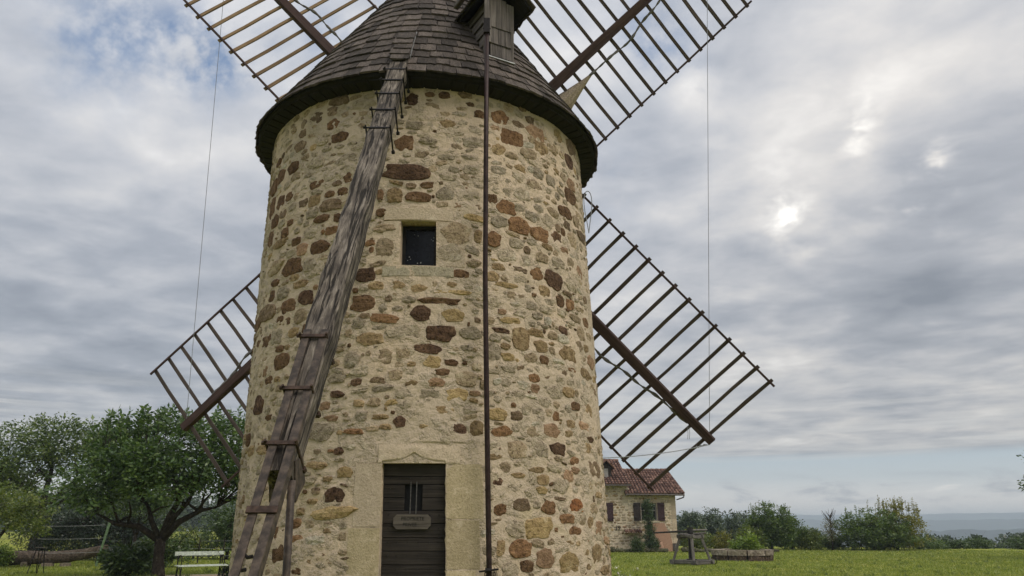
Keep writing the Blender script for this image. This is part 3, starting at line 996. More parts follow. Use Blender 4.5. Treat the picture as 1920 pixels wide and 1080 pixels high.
def door_lintel():
    """two-piece lintel with a carved accolade (ogee) over the door"""
    t0, t1, h0, h1 = -0.112, 0.262, 2.436, 2.69
    tc = 0.052
    n, mr = 60, 14

    def curve(t):
        # lower edge of the raised face: rises from the corners to a point over the middle
        a = min(1.0, abs(t - tc) / 0.115)
        return 2.462 + 0.05 * (1 - a * a) ** 0.5 * (1 - a) + 0.062 * (1 - a) ** 3 if a < 1 else 2.462
    vs, fs = [], []
    for i in range(n + 1):
        t = t0 + (t1 - t0) * i / n
        lo = curve(t) if DOOR_T[0] < t < DOOR_T[1] else 2.43
        for j in range(mr + 1):
            k = j / mr
            h = lo + (h1 - lo) * k
            hh = h + (0.07 * mnoise.noise(Vector((t * 18, 0, 3))) if j == mr else 0)
            off = 0.016 + 0.008 * mnoise.noise(Vector((t * 25, h * 9, 1))) - 0.012 * smooth1(0.55, 1.0, k)
            if j == mr or i in (0, n):
                off = -0.03
            if j == 0:
                off = 0.010
            vs.append(on_tower(t, hh, off))
        # underside of the raised face back to the sunk field
        vs.append(on_tower(t, lo + 0.004, -0.07))
    w = mr + 2
    for i in range(n):
        for j in range(mr):
            a = i * w + j
            fs.append((a, a + w, a + w + 1, a + 1))
        fs.append((i * w + mr + 1, (i + 1) * w + mr + 1, (i + 1) * w, i * w))
    link('door_lintel', mesh_raw('door_lintel', vs, fs), M['dressed'], wall)
    # sunk field under the ogee
    vs, fs = [], []
    for i in range(n + 1):
        t = DOOR_T[0] + (DOOR_T[1] - DOOR_T[0]) * i / n
        for h, off in ((2.436, -0.40), (2.436, -0.060), (2.66, -0.060)):
            vs.append(on_tower(t, h, off))
    for i in range(n):
        for j in range(2):
            a = i * 3 + j
            fs.append((a, a + 3, a + 4, a + 1))
    link('lintel_field', mesh_raw('lintel_field', vs, fs), M['dressed'], wall)


door_lintel()

# ---- door
DY = 10.565
door = MB()
door.box((-1.30, DY + 0.045, 1.24), (0.90, 0.02, 2.40))
door = door.build('door', M['dark_in'], mill)
hs_ = [2.43, 2.27, 2.165, 1.995, 1.83, 1.665, 1.49, 1.325, 1.155, 0.99, 0.82, 0.65, 0.48, 0.31, 0.06]
stud = MB()
for k, (hb, ha) in enumerate(zip(hs_[:-1], hs_[1:])):
    zc, hh = (ha + hb) / 2, hb - ha - 0.008
    pieces = [(-1.735, -0.865)]
    if 1.83 < zc < 2.17:
        pieces = [(-1.735, -1.425), (-1.185, -0.865)]
    for (xa, xb) in pieces:
        p0, p1 = (xa, DY + random.uniform(-.002, .002), zc), (xb, DY + random.uniform(-.002, .002), zc)
        beam('plank', p0, p1, hh, 0.035, M['door'], door, up=(0, -1, 0), ch=0.10, seed=k)
    for xs in (-1.62, -1.50, -1.36, -1.22, -1.08, -0.96):
        if 1.55 < zc < 2.2 and -1.6 < xs < -1.1:
            continue
        stud.tube([(xs, DY - 0.018, zc + 0.03), (xs, DY - 0.027, zc + 0.03)], 0.008, 6)
stud.build('stud', M['iron'], door)
hg = MB()
hg.box((-1.305, DY + 0.03, 2.0), (0.26, 0.004, 0.36))
hg.build('hatch_opening', M['dark_in'], door)
for xb in (-1.343, -1.265):
    b_ = MB()
    b_.tube([(xb, DY - 0.028, 1.79), (xb + 0.002, DY - 0.032, 2.0), (xb, DY - 0.028, 2.20)], 0.006, 6)
    b_.build('window_bar', M['bar_grey'], door)
pq = MB()
w_, h_, c_ = 0.49, 0.185, 0.045
poly = [(-w_ / 2 + c_, -h_ / 2), (w_ / 2 - c_, -h_ / 2), (w_ / 2, -h_ / 2 + c_), (w_ / 2, h_ / 2 - c_), (w_ / 2 - c_, h_ / 2), (-w_ / 2 + c_, h_ / 2), (-w_ / 2, h_ / 2 - c_), (-w_ / 2, -h_ / 2 + c_)]
pq.prism(poly, 1, -0.018, 0.018)
# grain must run across the board: turn the mesh so its local Z is the long side
PQM = Matrix.Translation((-1.308, DY - 0.04, 1.69)) @ Matrix.Rotation(R_(90), 4, 'Y')
pq.v = [tuple(Matrix.Rotation(R_(-90), 3, 'Y') @ Vector(p)) for p in pq.v]
pq.build('plaque', M['plaque'], door, PQM)
for txt, zz, xx, sz in (('PROPRIETE', 1.71, -1.30, 0.062), ('PRIVEE', 1.635, -1.335, 0.062)):
    lettering('lettering', txt, sz, 0.0015, M['letter'], door, Matrix.Translation((xx, DY - 0.0605, zz)) @ Matrix.Rotation(R_(90), 4, 'X'))

# ---- window high in the wall
win = MB()
win.box((-1.364, 10.74, 5.575), (0.52, 0.03, 0.69))
win = win.build('window', M['pane'], mill)
wf = MB()
for (a, b) in (((-1.60, 5.24), (-1.60, 5.91)), ((-1.128, 5.24), (-1.128, 5.91)), ((-1.575, 5.885), (-1.153, 5.885)), ((-1.575, 5.262), (-1.153, 5.262))):
    wf.bar((a[0], 10.71, a[1]), (b[0], 10.71, b[1]), 0.05, 0.05, (0, -1, 0))
wf.build('frame', M['soffit'], win)
sp_ = MB()  # pale flecks set before the pane in place of its reflected glints
rnd = random.Random(12)
for k in range(16):
    cx_, cz_ = rnd.choice(((-1.42, 5.80), (-1.21, 5.30), (-1.52, 5.42), (-1.16, 5.72), (-1.36, 5.33)))
    cx_ += rnd.gauss(0, .03)
    cz_ += rnd.gauss(0, .02)
    r_ = rnd.uniform(0.006, 0.016)
    sp_.add([(cx_ - r_, 10.722, cz_), (cx_, 10.722, cz_ - r_ * .7), (cx_ + r_, 10.722, cz_ + r_ * .2), (cx_, 10.722, cz_ + r_)], [(0, 1, 2, 3)])
sp_.build('pane_glint', M['lead'], win, kind='stuff')

# ------------------------------------------------------------------ the cap
KX, KY, KH, KR = -1.575, 13.4, 8.32, 3.14
SL = 0.648                                       # radius lost per metre of height
CA = math.atan2(1.0, SL)                         # slope angle
APEX = KH + KR / SL


def on_cap(th, s, off=0.0):
    """s metres up the slope from the eave, off metres out of it"""
    r = KR - s * math.cos(CA) + off * math.sin(CA)
    return Vector((KX + r * math.sin(th), KY - r * math.cos(th), KH + s * math.sin(CA) + off * math.cos(CA)))


def lathe(prof, n=96, cx=KX, cy=KY):
    vs, fs = [], []
    for r, h in prof:
        for k in range(n):
            a = 2 * math.pi * k / n
            vs.append((cx + r * math.sin(a), cy - r * math.cos(a), h))
    for i in range(len(prof) - 1):
        for k in range(n):
            k2 = (k + 1) % n
            fs.append((i * n + k, i * n + k2, (i + 1) * n + k2, (i + 1) * n + k))
    return vs, fs


vs, fs = lathe([(2.5, 8.18), (2.88, 8.19), (3.08, 8.225), (3.13, 8.245), (3.145, 8.29), (3.12, 8.335), (2.0, KH + 1.12 / SL - 0.01), (0.02, APEX - 0.02)], 128)
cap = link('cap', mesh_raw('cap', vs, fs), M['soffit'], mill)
# radial boards seen from below
for k in range(60):
    a = -2.1 + 4.2 * k / 59
    p0 = Vector((KX + 2.78 * math.sin(a), KY - 2.78 * math.cos(a), 8.172))
    p1 = Vector((KX + 3.09 * math.sin(a), KY - 3.09 * math.cos(a), 8.214))
    beam('soffit_board', p0, p1, 0.185, 0.02, M['soffit'], cap, ch=0.1, seed=k)


def shingle_mesh(seed):
    rnd = random.Random(seed)
    n = 4
    vs, fs = [], []
    jag = [rnd.uniform(-0.024, 0.016) for _ in range(n + 1)]
    warp = [rnd.uniform(-0.08, 0.10) for _ in range(n + 1)]
    for i in range(n + 1):
        x = -0.5 + i / n
        # butt top, butt bottom, head top, head bottom   (unit width, metres along z, unit thickness)
        vs += [(x, -1.0 + warp[i], jag[i] + 0.004), (x, 0.0, jag[i]), (x, -0.55, 0.42), (x, 0.0, 0.42)]
    for i in range(n):
        a, b = i * 4, i * 4 + 4
        fs += [(a, a + 1, b + 1, b), (a, b, b + 2, a + 2), (a + 1, a + 3, b + 3, b + 1)]
    fs += [(0, 2, 3, 1), (n * 4, n * 4 + 1, n * 4 + 3, n * 4 + 2)]
    return vs, fs


SHV = [shingle_mesh(i) for i in range(14)]
SHM = []
for a_, b_ in SHV:
    me_ = mesh_raw('shingle', a_, b_)
    me_.materials.append(M['shingle'])
    SHM.append(me_)

DORM_C = Vector((-0.222, 11.105, 9.03))
DORM_N = Vector((0.482, -0.876, 0)).normalized()
DORM_R = Vector((0.876, 0.482, 0)).normalized()


def cam_px(p):
    c, s = math.cos(R_(17.4)), math.sin(R_(17.4))
    x, y, z = p[0], p[1], p[2] - 1.6
    zz = y * c + z * s
    if zz <= 0.1:
        return None
    return 960 + 1442 * x / zz, 540 - 1442 * (-y * s + z * c) / zz, zz


shingles = []
row = 0
s = -0.075
EXPO = 0.262
while s < 5.3:
    r = KR - (s + 0.1) * math.cos(CA)
    rnd = random.Random(900 + row)
    th = -math.pi + rnd.uniform(0, 0.1)
    end = th + 2 * math.pi
    while th < end - 0.02:
        w = rnd.choice((0.15, 0.19, 0.22, 0.25, 0.29)) * rnd.uniform(0.92, 1.08)
        dt = min(w / r, end - th)
        tm = th + dt / 2
        th += dt
        p = on_cap(tm, s + rnd.uniform(-0.02, 0.02), 0.012)
        lp = p - DORM_C
        if abs(lp.dot(DORM_R)) < 0.22 and lp.z > 0.02 and lp.z < 1.4:
            continue
        xr = Vector((math.cos(tm), math.sin(tm), 0))
        n_ = Vector((math.sin(tm) * math.sin(CA), -math.cos(tm) * math.sin(CA), math.cos(CA)))
        zu = Vector((-math.sin(tm) * math.cos(CA), math.cos(tm) * math.cos(CA), math.sin(CA)))
        Rm = Matrix(((xr.x, -n_.x, zu.x, p.x), (xr.y, -n_.y, zu.y, p.y), (xr.z, -n_.z, zu.z, p.z), (0, 0, 0, 1)))
        Rm = Rm @ Matrix.Rotation(R_(-3.2 - rnd.uniform(-0.6, 0.9)), 4, 'X') @ Matrix.Rotation(rnd.uniform(-0.025, 0.025), 4, 'Y')
        Rm = Rm @ Matrix.Diagonal((dt * r - rnd.uniform(0.004, 0.012), rnd.uniform(0.022, 0.036), 1, 1))
        q = cam_px(p)
        score = -1.0
        if q:
            face = -n_.dot((p - Vector((0, 0, 1.6))).normalized())
            if face > 0.02 and 480 < q[0] < 1120 and -14 < q[1] < 340:
                score = w * (0.1 + face) / q[2]
        shingles.append((score, rnd.randrange(14), Rm))
    s += EXPO
    row += 1
shingles.sort(key=lambda a: -a[0])
mbs = MB()
for i, (sc_, k, Rm) in enumerate(shingles):
    if i < 300:
        link('shingle', SHM[k], None, cap, Rm)
    else:
        mbs.add([Rm @ Vector(p) for p in SHV[k][0]], SHV[k][1])
mbs.build('shingle_courses', M['shingle'], cap, kind='stuff')

# ---- tail pole: runs down from the cap towards the camera
TX = -1.75


def tail(hh):                                  # middle of its upper face at height hh
    return Vector((TX, 10.10 + (hh - 8.25) / 1.465, hh))


TD = Vector((0, 1, 1.465)).normalized()        # up the pole
TN = Vector((0, -1.465, 1)).normalized()       # out of its upper face
TW = 0.265
p_lo, p_hi = tail(2.03) - TN * TW / 2, tail(9.2) - TN * TW / 2
pole = beam('tail_pole', p_lo, p_hi, TW, TW, M['tail_wood'], mill, up=TN, seg=40, wob=0.009, ch=0.09, w1=TW * 0.98, seed=3, wf=lambda k: 0.70 + 0.30 * smooth1(0.0, 0.20, k))
# shingled saddle where the pole enters the roof
sd_n = 0
for k in range(5):
    hh = 8.47 + 0.185 * k
    for j, (xo, ww) in enumerate((((-0.085, 0.15), (0.07, 0.155)) if k % 2 else ((-0.03, 0.20), (0.115, 0.09)))):
        p = tail(hh) + Vector((xo, 0, 0)) + TN * (0.024 - 0.002 * k)
        Rm = Matrix(((1, 0, 0, p.x), (0, -TN.y, TD.y, p.y), (0, -TN.z, TD.z, p.z), (0, 0, 0, 1)))
        Rm = Rm @ Matrix.Rotation(R_(-4.0), 4, 'X') @ Matrix.Diagonal((ww, 0.024, 0.75, 1))
        link('shingle', SHM[(k * 3 + j) % 14], None, cap, Rm)
fl = MB()
fa, fb, fc, fd = tail(8.72) + Vector((0.150, 0, 0)), tail(9.55) + Vector((0.154, 0.02, 0)), tail(9.40) - TN * 0.20 + Vector((0.150, 0, 0)), tail(8.55) - TN * 0.24 + Vector((0.150, 0, 0))
fl.add([fa, fb, fc, fd] + [q + Vector((0.006, 0, 0)) for q in (fa, fb, fc, fd)], [(3, 2, 1, 0), (4, 5, 6, 7), (0, 1, 5, 4), (1, 2, 6, 5), (2, 3, 7, 6), (3, 0, 4, 7)])
fl.build('flashing', M['lead'], cap)


def strap(hh, mat, plate=0.030, wide=0.0, legs=True, rad=0.011, drop=0.36):
    """bar across the face with a bolt running back along the right side"""
    c = tail(hh) + TN * (0.03 if wide else 0.012)
    half = TW / 2 + (-0.010 if wide else 0.035)
    c = c - Vector((0.012 if wide else 0, 0, 0))
    b = MB()
    b.bar(c - Vector((half, 0, 0)), c + Vector((half, 0, 0)), max(plate, 0.02), 0.016, TN)
    b.tube([c - Vector((half + 0.025, 0, 0)), c - Vector((half - 0.005, 0, 0))], 0.018, 6)
    if legs:
        e = c + Vector((half - 0.004, 0, 0))
        for sx in (1, -1):
            e = c + Vector((sx * (half - 0.006), 0, 0))
            b.tube([e + TN * 0.035, e - TN * drop], rad, 6)
            b.tube([e - TN * (drop - 0.02) - Vector((0, 0, 0)), e - TN * (drop + 0.02)], rad * 2.2, 6)
    b.build('strap', mat, pole)


for hh in (8.20, 7.87, 7.48, 7.05, 6.60):
    strap(hh, M['iron'], 0.024)
for hh in (3.22, 2.69, 2.21):
    strap(hh, M['rust'], 0.036, 1, rad=0.012, drop=0.32)
# two steel rails strapped to the face and running on to the ground
for sx in (-1, 1):
    a = tail(3.30) + Vector((sx * 0.080 - 0.006, 0, 0)) + TN * 0.012
    b = tail(0.02) + Vector((sx * 0.050 + 0.004, 0, 0)) + TN * 0.012
    beam('rail', b, a, 0.058, 0.022, M['rail_steel'], pole, up=TN, ch=0.08, w1=0.068)
    beam('rail_flange', b + Vector((sx * 0.024, 0, 0)) - TN * 0.047, a + Vector((sx * 0.029, 0, 0)) - TN * 0.047, 0.010, 0.072, M['rail_steel'], pole, up=TN, ch=0.08)
c = tail(1.71) + TN * 0.034
cb = MB()
cb.bar(c - Vector((0.112, 0, 0)), c + Vector((0.108, 0, 0)), 0.055, 0.018, TN)
cb.build('cross_plate', M['rust'], pole)
for hh, xo in ((1.43, -0.01), (1.35, -0.03)):
    hk = MB()
    c = tail(hh) + Vector((xo, 0, 0))
    hk.tube([c - Vector((0.035, 0, -0.01)), c - Vector((0.01, 0, 0.012)), c + Vector((0.028, 0, -0.005))], 0.013, 6)
    hk.build('chain_link', M['iron'], pole)
gs = MB()
g0 = tail(2.12) - TN * 0.05
for sx in (-1, 1):
    xx = sx * 0.095
    gs.add([g0 + Vector((xx, 0, 0)), g0 + Vector((xx, 0.10, -0.30)), g0 + Vector((xx, 0.34, -0.14)), g0 + Vector((xx, 0.22, 0.05)),
            g0 + Vector((xx + 0.012, 0, 0)), g0 + Vector((xx + 0.012, 0.10, -0.30)), g0 + Vector((xx + 0.012, 0.34, -0.14)), g0 + Vector((xx + 0.012, 0.22, 0.05))],
           [(0, 1, 2, 3), (7, 6, 5, 4), (0, 4, 5, 1), (1, 5, 6, 2), (2, 6, 7, 3), (3, 7, 4, 0)])
gs.bar(g0 + Vector((-0.09, 0.02, -0.03)), g0 + Vector((0.09, 0.02, -0.03)), 0.20, 0.012, (0, -1, 0.3))
gs.build('gusset', M['rail_steel'], pole)
pr_ = MB()
pr_.tube([(-1.655, 5.95, 1.95), (-1.64, 5.98, 1.0), (-1.60, 6.0, -0.02)], 0.030, 10)
pr_.build('prop', M['rail_steel'], pole, smooth=True)

# ---- dormer on the right of the cap
C0, DN, DR = DORM_C, DORM_N, DORM_R
UP = Vector((0, 0, 1))


def dl(r, n, z):
    return C0 + DR * r + DN * n + UP * z


dorm = MB()                                     # body inside the boards
for rr in (-1, 1):
    pass
body = [dl(-0.24, -0.02, 0.03), dl(0.24, -0.02, 0.03), dl(0.24, -0.02, 1.12), dl(0, -0.02, 1.36), dl(-0.24, -0.02, 1.12),
        dl(-0.24, -1.1, 0.03), dl(0.24, -1.1, 0.03), dl(0.24, -1.1, 1.12), dl(0, -1.1, 1.36), dl(-0.24, -1.1, 1.12)]
dorm.add(body, [(0, 1, 2, 3, 4), (9, 8, 7, 6, 5), (0, 5, 6, 1), (1, 6, 7, 2), (2, 7, 8, 3), (3, 8, 9, 4), (4, 9, 5, 0)])
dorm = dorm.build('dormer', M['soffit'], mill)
# boards of the front: a plank door above, two courses of shingles below
for k in range(4):
    xr = -0.125 + k * 0.098
    beam('board', dl(xr, 0.028, 0.62), dl(xr, 0.034, 1.17 + 0.04 * (1.5 - abs(k - 1.2))), 0.094, 0.022, M['dormer_wood'], dorm, up=DN, ch=0.08, seed=k)
for row_, (z0, z1) in enumerate(((0.30, 0.66), (0.06, 0.36))):
    for k, (xa, xb) in enumerate(((-0.175, -0.02), (-0.02, 0.10), (0.10, 0.215)) if row_ == 0 else ((-0.175, 0.03), (0.03, 0.215))):
        xm = (xa + xb) / 2
        beam('board', dl(xm, 0.034 - 0.004 * row_ + 0.002 * k, z0), dl(xm, 0.010, z1), xb - xa - 0.006, 0.018, M['dormer_wood'], dorm, up=DN, ch=0.08, seed=10 + k + row_ * 5)
for rr, ww in ((-0.245, 0.06), (0.245, 0.05)):
    beam('post', dl(rr, 0.0, 0.0), dl(rr, 0.0, 1.16), ww, 0.075, M['dormer_wood'], dorm, up=DN, ch=0.08)
beam('post', dl(-0.195, 0.03, 0.30), dl(-0.195, 0.03, 1.22), 0.05, 0.04, M['dormer_wood'], dorm, up=DN, ch=0.08)
sl_ = MB()
sl_.bar(dl(-0.29, 0.035, 0.005), dl(0.27, 0.035, 0.005), 0.09, 0.02, UP)
sl_.build('sill_flashing', M['lead'], dorm)
# shingled cheeks: weather boards running back into the roof
for sd in (-1, 1):
    for k in range(5):
        z0 = 0.02 + 0.22 * k
        depth = 0.62 * (z0 + 0.30) + 0.06
        Mz, _L = frame(dl(sd * 0.268, -0.02, z0), dl(sd * 0.268, -depth, z0))
        beam('cheek_board', dl(sd * 0.266, -0.02, z0 + 0.115), dl(sd * 0.266, -depth, z0 + 0.115), 0.245, 0.02, M['dormer_wood'], dorm,
             up=DR * sd + UP * 0.16, ch=0.08, seed=k)
# little gabled roof with deep overhang, shingled
EV, RG, OVF, OVS = 1.00, 1.50, 0.27, 0.46
rb = MB()
for sd in (-1, 1):
    a0, a1 = dl(sd * OVS, OVF, EV), dl(0, OVF, RG)
    b0, b1 = dl(sd * OVS, -1.3, EV), dl(0, -1.7, RG)
    nn = (a1 - a0).cross(b0 - a0).normalized()
    if nn.z < 0:
        nn = -nn
    t = nn * 0.05
    rb.add([a0, a1, b1, b0, a0 + t, a1 + t, b1 + t, b0 + t], [(3, 2, 1, 0), (4, 5, 6, 7), (0, 1, 5, 4), (1, 2, 6, 5), (2, 3, 7, 6), (3, 0, 4, 7)])
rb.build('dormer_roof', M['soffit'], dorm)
for sd in (-1, 1):
    a0, a1 = dl(sd * OVS, OVF, EV), dl(0, OVF, RG)
    slope = (a1 - a0)
    L = slope.length
    zu = slope / L
    nn = DN.cross(zu).normalized()
    if nn.z < 0:
        nn = -nn
    xr = zu.cross(nn)
    for j in range(3):
        for k in range(7):
            p = a0 + zu * (-0.03 + 0.22 * j) - DN * (0.02 + 0.2 * k) + nn * 0.062
            Rm = Matrix(((xr.x, -nn.x, zu.x, p.x), (xr.y, -nn.y, zu.y, p.y), (xr.z, -nn.z, zu.z, p.z), (0, 0, 0, 1))) @ Matrix.Rotation(R_(-3), 4, 'X')
            link('shingle', SHM[(j * 5 + k * 3) % 14], None, dorm, Rm @ Matrix.Diagonal((0.192, 0.022, 0.8, 1)))

# ---- long rod hanging from the dormer down the front of the tower
rod = MB()
rod.tube([(-0.398, 10.40, 9.18), (-0.390, 10.40, 7.0), (-0.381, 10.40, 5.0), (-0.335, 10.40, 2.9), (-0.290, 10.40, 1.08), (-0.272, 10.40, 0.45)], 0.036, 10)
rod = rod.build('brake_rod', M['rod'], mill, smooth=True)
rf = MB()
rf.box((-0.40, 10.395, 9.20), (0.10, 0.10, 0.26))
rf.tube([(-0.46, 10.39, 9.16), (-0.34, 10.39, 9.16)], 0.014, 6)
rf.build('rod_socket', M['iron'], rod)
beam('hanger', (-0.402, 10.41, 9.30), (-0.41, 10.43, 10.42), 0.075, 0.05, M['dormer_wood'], rod, up=(0, -1, 0))
beam('bracket_arm', (-0.41, 10.41, 10.38), Vector((-0.41, 10.41, 10.38)) - DN * 1.2, 0.09, 0.09, M['dormer_wood'], rod)
cbm = MB()
cbm.tube([(-0.418, 10.35, 1.085), (-0.17, 10.35, 1.115)], 0.012, 8)
cbm.tube([(-0.33, 10.345, 1.10), (-0.26, 10.345, 1.10)], 0.03, 8)
cbm.build('cross_bar', M['iron'], rod)
for sx in (-0.335, -0.225):
    for k in range(8):
        lk = MB()
        zc = 1.10 - 0.05 * k
        pts = []
        for q in range(9):
            an = 2 * math.pi * q / 8
            u_, v_ = 0.013 * math.sin(an), 0.031 * math.cos(an)
            pts.append((sx + (u_ if k % 2 else 0), 10.35 + (0 if k % 2 else u_), zc + v_))
        lk.tube(pts, 0.005, 5, cap=False)
        lk.build('chain_link', M['iron'], rod)
    lk = MB()

# ------------------------------------------------------------------ sails
HUB = Vector((-1.4314, 17.3, 9.8763))
TI, PH, YW, WE = 0.163, -0.0284, -0.0281, 0.352
EXs = Vector((math.cos(YW), math.sin(YW), 0))
N0 = Vector((-math.sin(YW), math.cos(YW), 0))
UPs = UP * math.cos(TI) - N0 * math.sin(TI)
NSs = N0 * math.cos(TI) + UP * math.sin(TI)
LA, LB, SPC = 1.93, 1.87, 0.432
tips = {}
for key, da, rt in (('upper right', 0, 8.785), ('lower right', -90, 8.676), ('lower left', 180, 8.676), ('upper left', 90, 8.562)):
    ang = math.pi / 4 + PH + R_(da)
    u = EXs * math.cos(ang) + UPs * math.sin(ang)
    t = -EXs * math.sin(ang) + UPs * math.cos(ang)
    v = t * math.cos(WE) - NSs * math.sin(WE)
    nrm = t * math.sin(WE) + NSs * math.cos(WE)
    rnd = random.Random(int(ang * 100))
    sail = beam('sail', HUB + u * 0.15, HUB + u * (rt + 0.16), 0.30, 0.22, M['sail_wood'], mill, up=nrm, seg=10, w1=0.195, t1=0.15, wob=0.004, ch=0.1, seed=4)
    tips[key] = HUB + u * (rt + 0.08)
    back = nrm * 0.05
    for i in range(15):
        r = rt - SPC * i
        a = HUB + u * (r + rnd.uniform(-.012, .012)) - v * (LB + 0.07) + back
        b = HUB + u * (r + rnd.uniform(-.012, .012)) + v * (LA + 0.07) + back
        beam('rung', a, b, rnd.uniform(0.074, 0.086), 0.05, M['rung_lit_tan' if key == 'upper left' else 'rung_wood'], sail, up=nrm, seg=5, wob=0.012, ch=0.12, seed=i)
    for sd in (-LB, LA):
        # thin hemlaths, each in its own lap over the rungs
        a = HUB + u * (rt - SPC * 14 - 0.22) + v * sd - nrm * 0.012
        b = HUB + u * (rt + 0.13) + v * sd - nrm * 0.012
        beam('side_bar', a, b, 0.050, 0.045, M['sail_wood'], sail, up=nrm, seg=8, wob=0.005, ch=0.12)
    # sail cloth furled along the whip: bunched near the hub, then a rope-like roll
    pts, rad = [], []
    for k in range(61):
        r = 4.30 + (8.15 - 4.30) * k / 60
        sw = -0.44 + 0.03 * math.sin(r * 1.9 + 0.4) + 0.015 * math.sin(r * 5.3)
        sw += 0.33 * max(0.0, (r - 5.6) / 2.55)
        wv = 0.03 * math.sin(r * 7.27)
        pts.append(HUB + u * r + v * sw + nrm * (0.0 + wv + 0.02))
        rad.append(0.030 + 0.008 * math.sin(r * 9) + 0.008 * math.sin(r * 23))
    cl = MB()
    cl.tube(pts, rad, 8)
    cl.build('furled_cloth', M['canvas_grey'], sail, smooth=True)
    # bunched canvas: a pleated cone
    vs, fs = [], []
    n, mr = 48, 10
    for j in range(mr + 1):
        k = j / mr
        r = 4.36 - 1.35 * k
        ce = HUB + u * r + v * (-0.44 - 0.10 * k) + nrm * (0.02 + 0.05 * k)
        ra = 0.028 + 0.30 * k ** 1.15
        for i in range(n):
            a = 2 * math.pi * i / n
            pl_ = 1 + 0.10 * k * math.sin(a * 9 + 0.6 * math.sin(3 * k)) + 0.05 * math.sin(a * 17 + 3 * k)
            vs.append(ce + v * (math.cos(a) * ra * pl_) + nrm * (math.sin(a) * ra * 0.55 * pl_))
    for j in range(mr):
        for i in range(n):
            i2 = (i + 1) % n
            fs.append((j * n + i, j * n + i2, (j + 1) * n + i2, (j + 1) * n + i))
    link('bunched_canvas', mesh_raw('bunched_canvas', vs, fs, True), M['canvas'], sail)
hubm = MB()
hubm.tube([HUB - NSs * 3.4, HUB + NSs * 0.35], 0.26, 16)
hubm.box((0, 0, 0), (0.001, 0.001, 0.001), Matrix.Translation(HUB))
hubm.build('windshaft', M['sail_wood'], mill)


def cable(name, a, b, sag, r, mat, parent):
    pts = []
    for k in range(25):
        q = k / 24
        p = Vector(a).lerp(Vector(b), q)
        p.z -= sag * 4 * q * (1 - q)
        pts.append(p)
    mb = MB()
    mb.tube(pts, r, 6)
    return mb.build(name, mat, parent)


cable('stay_wire', tips['upper left'], tips['lower left'], 0, 0.0065, M['cable'], mill)
cable('stay_wire', tips['upper right'], tips['lower right'], 0, 0.0065, M['cable'], mill)
cable('tip_rope', tips['lower right'] - UP * 0.12, (1.10, 16.45, 3.02), 0.10, 0.010, M['cable'], mill)
# knots and frayed ends at the lower right tip
kn = MB()
tp = tips['lower right']
for k in range(7):
    q = tp + Vector((-0.10 - 0.045 * k, -0.02, -0.13 - 0.012 * k + 0.015 * (k % 2)))
    kn.tube([q - Vector((0.02, 0, 0.012)), q, q + Vector((0.02, 0, 0.012))], [0.012, 0.022, 0.012], 6)
kn.build('rope_knot', M['cable'], mill)
fr = MB()
u = tips['lower right'] - HUB
u.normalize()
fp = HUB + u * 8.15
for dx in (-0.10, -0.06):
    fr.tube([fp + Vector((dx, 0, -0.15)), fp + Vector((dx + 0.01, 0, -0.30)), fp + Vector((dx - 0.01, 0, -0.44))], 0.006, 5)
fr.build('loose_end', M['cable'], mill)
lp = MB()
pts = []
for k in range(33):
    an = 2 * math.pi * k / 32
    pts.append((1.345 + 0.055 * math.cos(an) + 0.025 * math.sin(2 * an), 12.55, 6.94 + 0.40 * math.sin(an)))
lp.tube(pts, 0.008, 5, cap=False)
lp.build('loose_cable', M['cable'], mill)

# ------------------------------------------------------------------ farmhouse behind, to the right
M['house_wall'] = stone_mat('house_mortar', (0.66, 0.56, 0.43), (0.55, 0.455, 0.34), (0.70, 0.61, 0.48), 9, 0.7, 0.35)
M['shutter_plum'] = plain('plum_paint', (0.050, 0.024, 0.030), 0.6, 0, 10, 0.25)
M['shutter_brown'] = plain('brown_grey_paint', (0.045, 0.033, 0.030), 0.7, 0, 10, 0.3)
M['white_frame'] = plain('pale_window_frame', (0.33, 0.31, 0.29), 0.6, 0, 10, 0.15)
M['gutter'] = plain('zinc_gutter', (0.10, 0.085, 0.075), 0.5, 0.2, 10, 0.2)


def tile_mat():
    m, g = new_mat('clay_roof_tile')
    r = g.n('ShaderNodeNewGeometry').outputs['Random Per Island']
    pos = g.n('ShaderNodeNewGeometry').outputs['Position']
    n = g.noise(pos, 1.1, 4, 0.6)
    f = g.m('ADD', g.m('MULTIPLY', r, 0.6), g.m('MULTIPLY', n, 0.4))
    c = g.ramp(f, [(0.2, (0.088, 0.052, 0.042)), (0.5, (0.158, 0.088, 0.067)), (0.8, (0.27, 0.165, 0.125))])
    n2 = g.noise(pos, 14, 4, 0.6)
    c = g.mix(g.m('MULTIPLY', g.step(n2, 0.55, 0.75), 0.5), c, (0.085, 0.06, 0.045))
    finish(g, c, 0.9, n2, 0.4, 0.02, 0.2)
    return m


def brick_mat():
    m, g = new_mat('pink_brick')
    co = g.n('ShaderNodeTexCoord').outputs['Object']
    sp = g.n('ShaderNodeSeparateXYZ', {0: co})
    v = g.n('ShaderNodeCombineXYZ', {0: g.m('ADD', sp.outputs[0], g.m('MULTIPLY', sp.outputs[2], 0.35)), 1: g.m('SUBTRACT', sp.outputs[2], g.m('MULTIPLY', sp.outputs[0], 0.35)), 2: 0.0}).outputs[0]
    b = g.n('ShaderNodeTexBrick', {'Vector': v, 'Color1': (0.40, 0.20, 0.135, 1), 'Color2': (0.33, 0.15, 0.10, 1), 'Mortar': (0.46, 0.34, 0.25, 1), 'Scale': 1.0,
                                   'Mortar Size': 0.014, 'Brick Width': 0.22, 'Row Height': 0.075})
    n = g.noise(co, 5, 4, 0.6)
    c = g.mix(g.m('MULTIPLY', n, 0.35), b.outputs['Color'], (0.42, 0.27, 0.19))
    finish(g, c, 0.9, b.outputs['Fac'], -0.5, 0.01, 0.2)
    return m


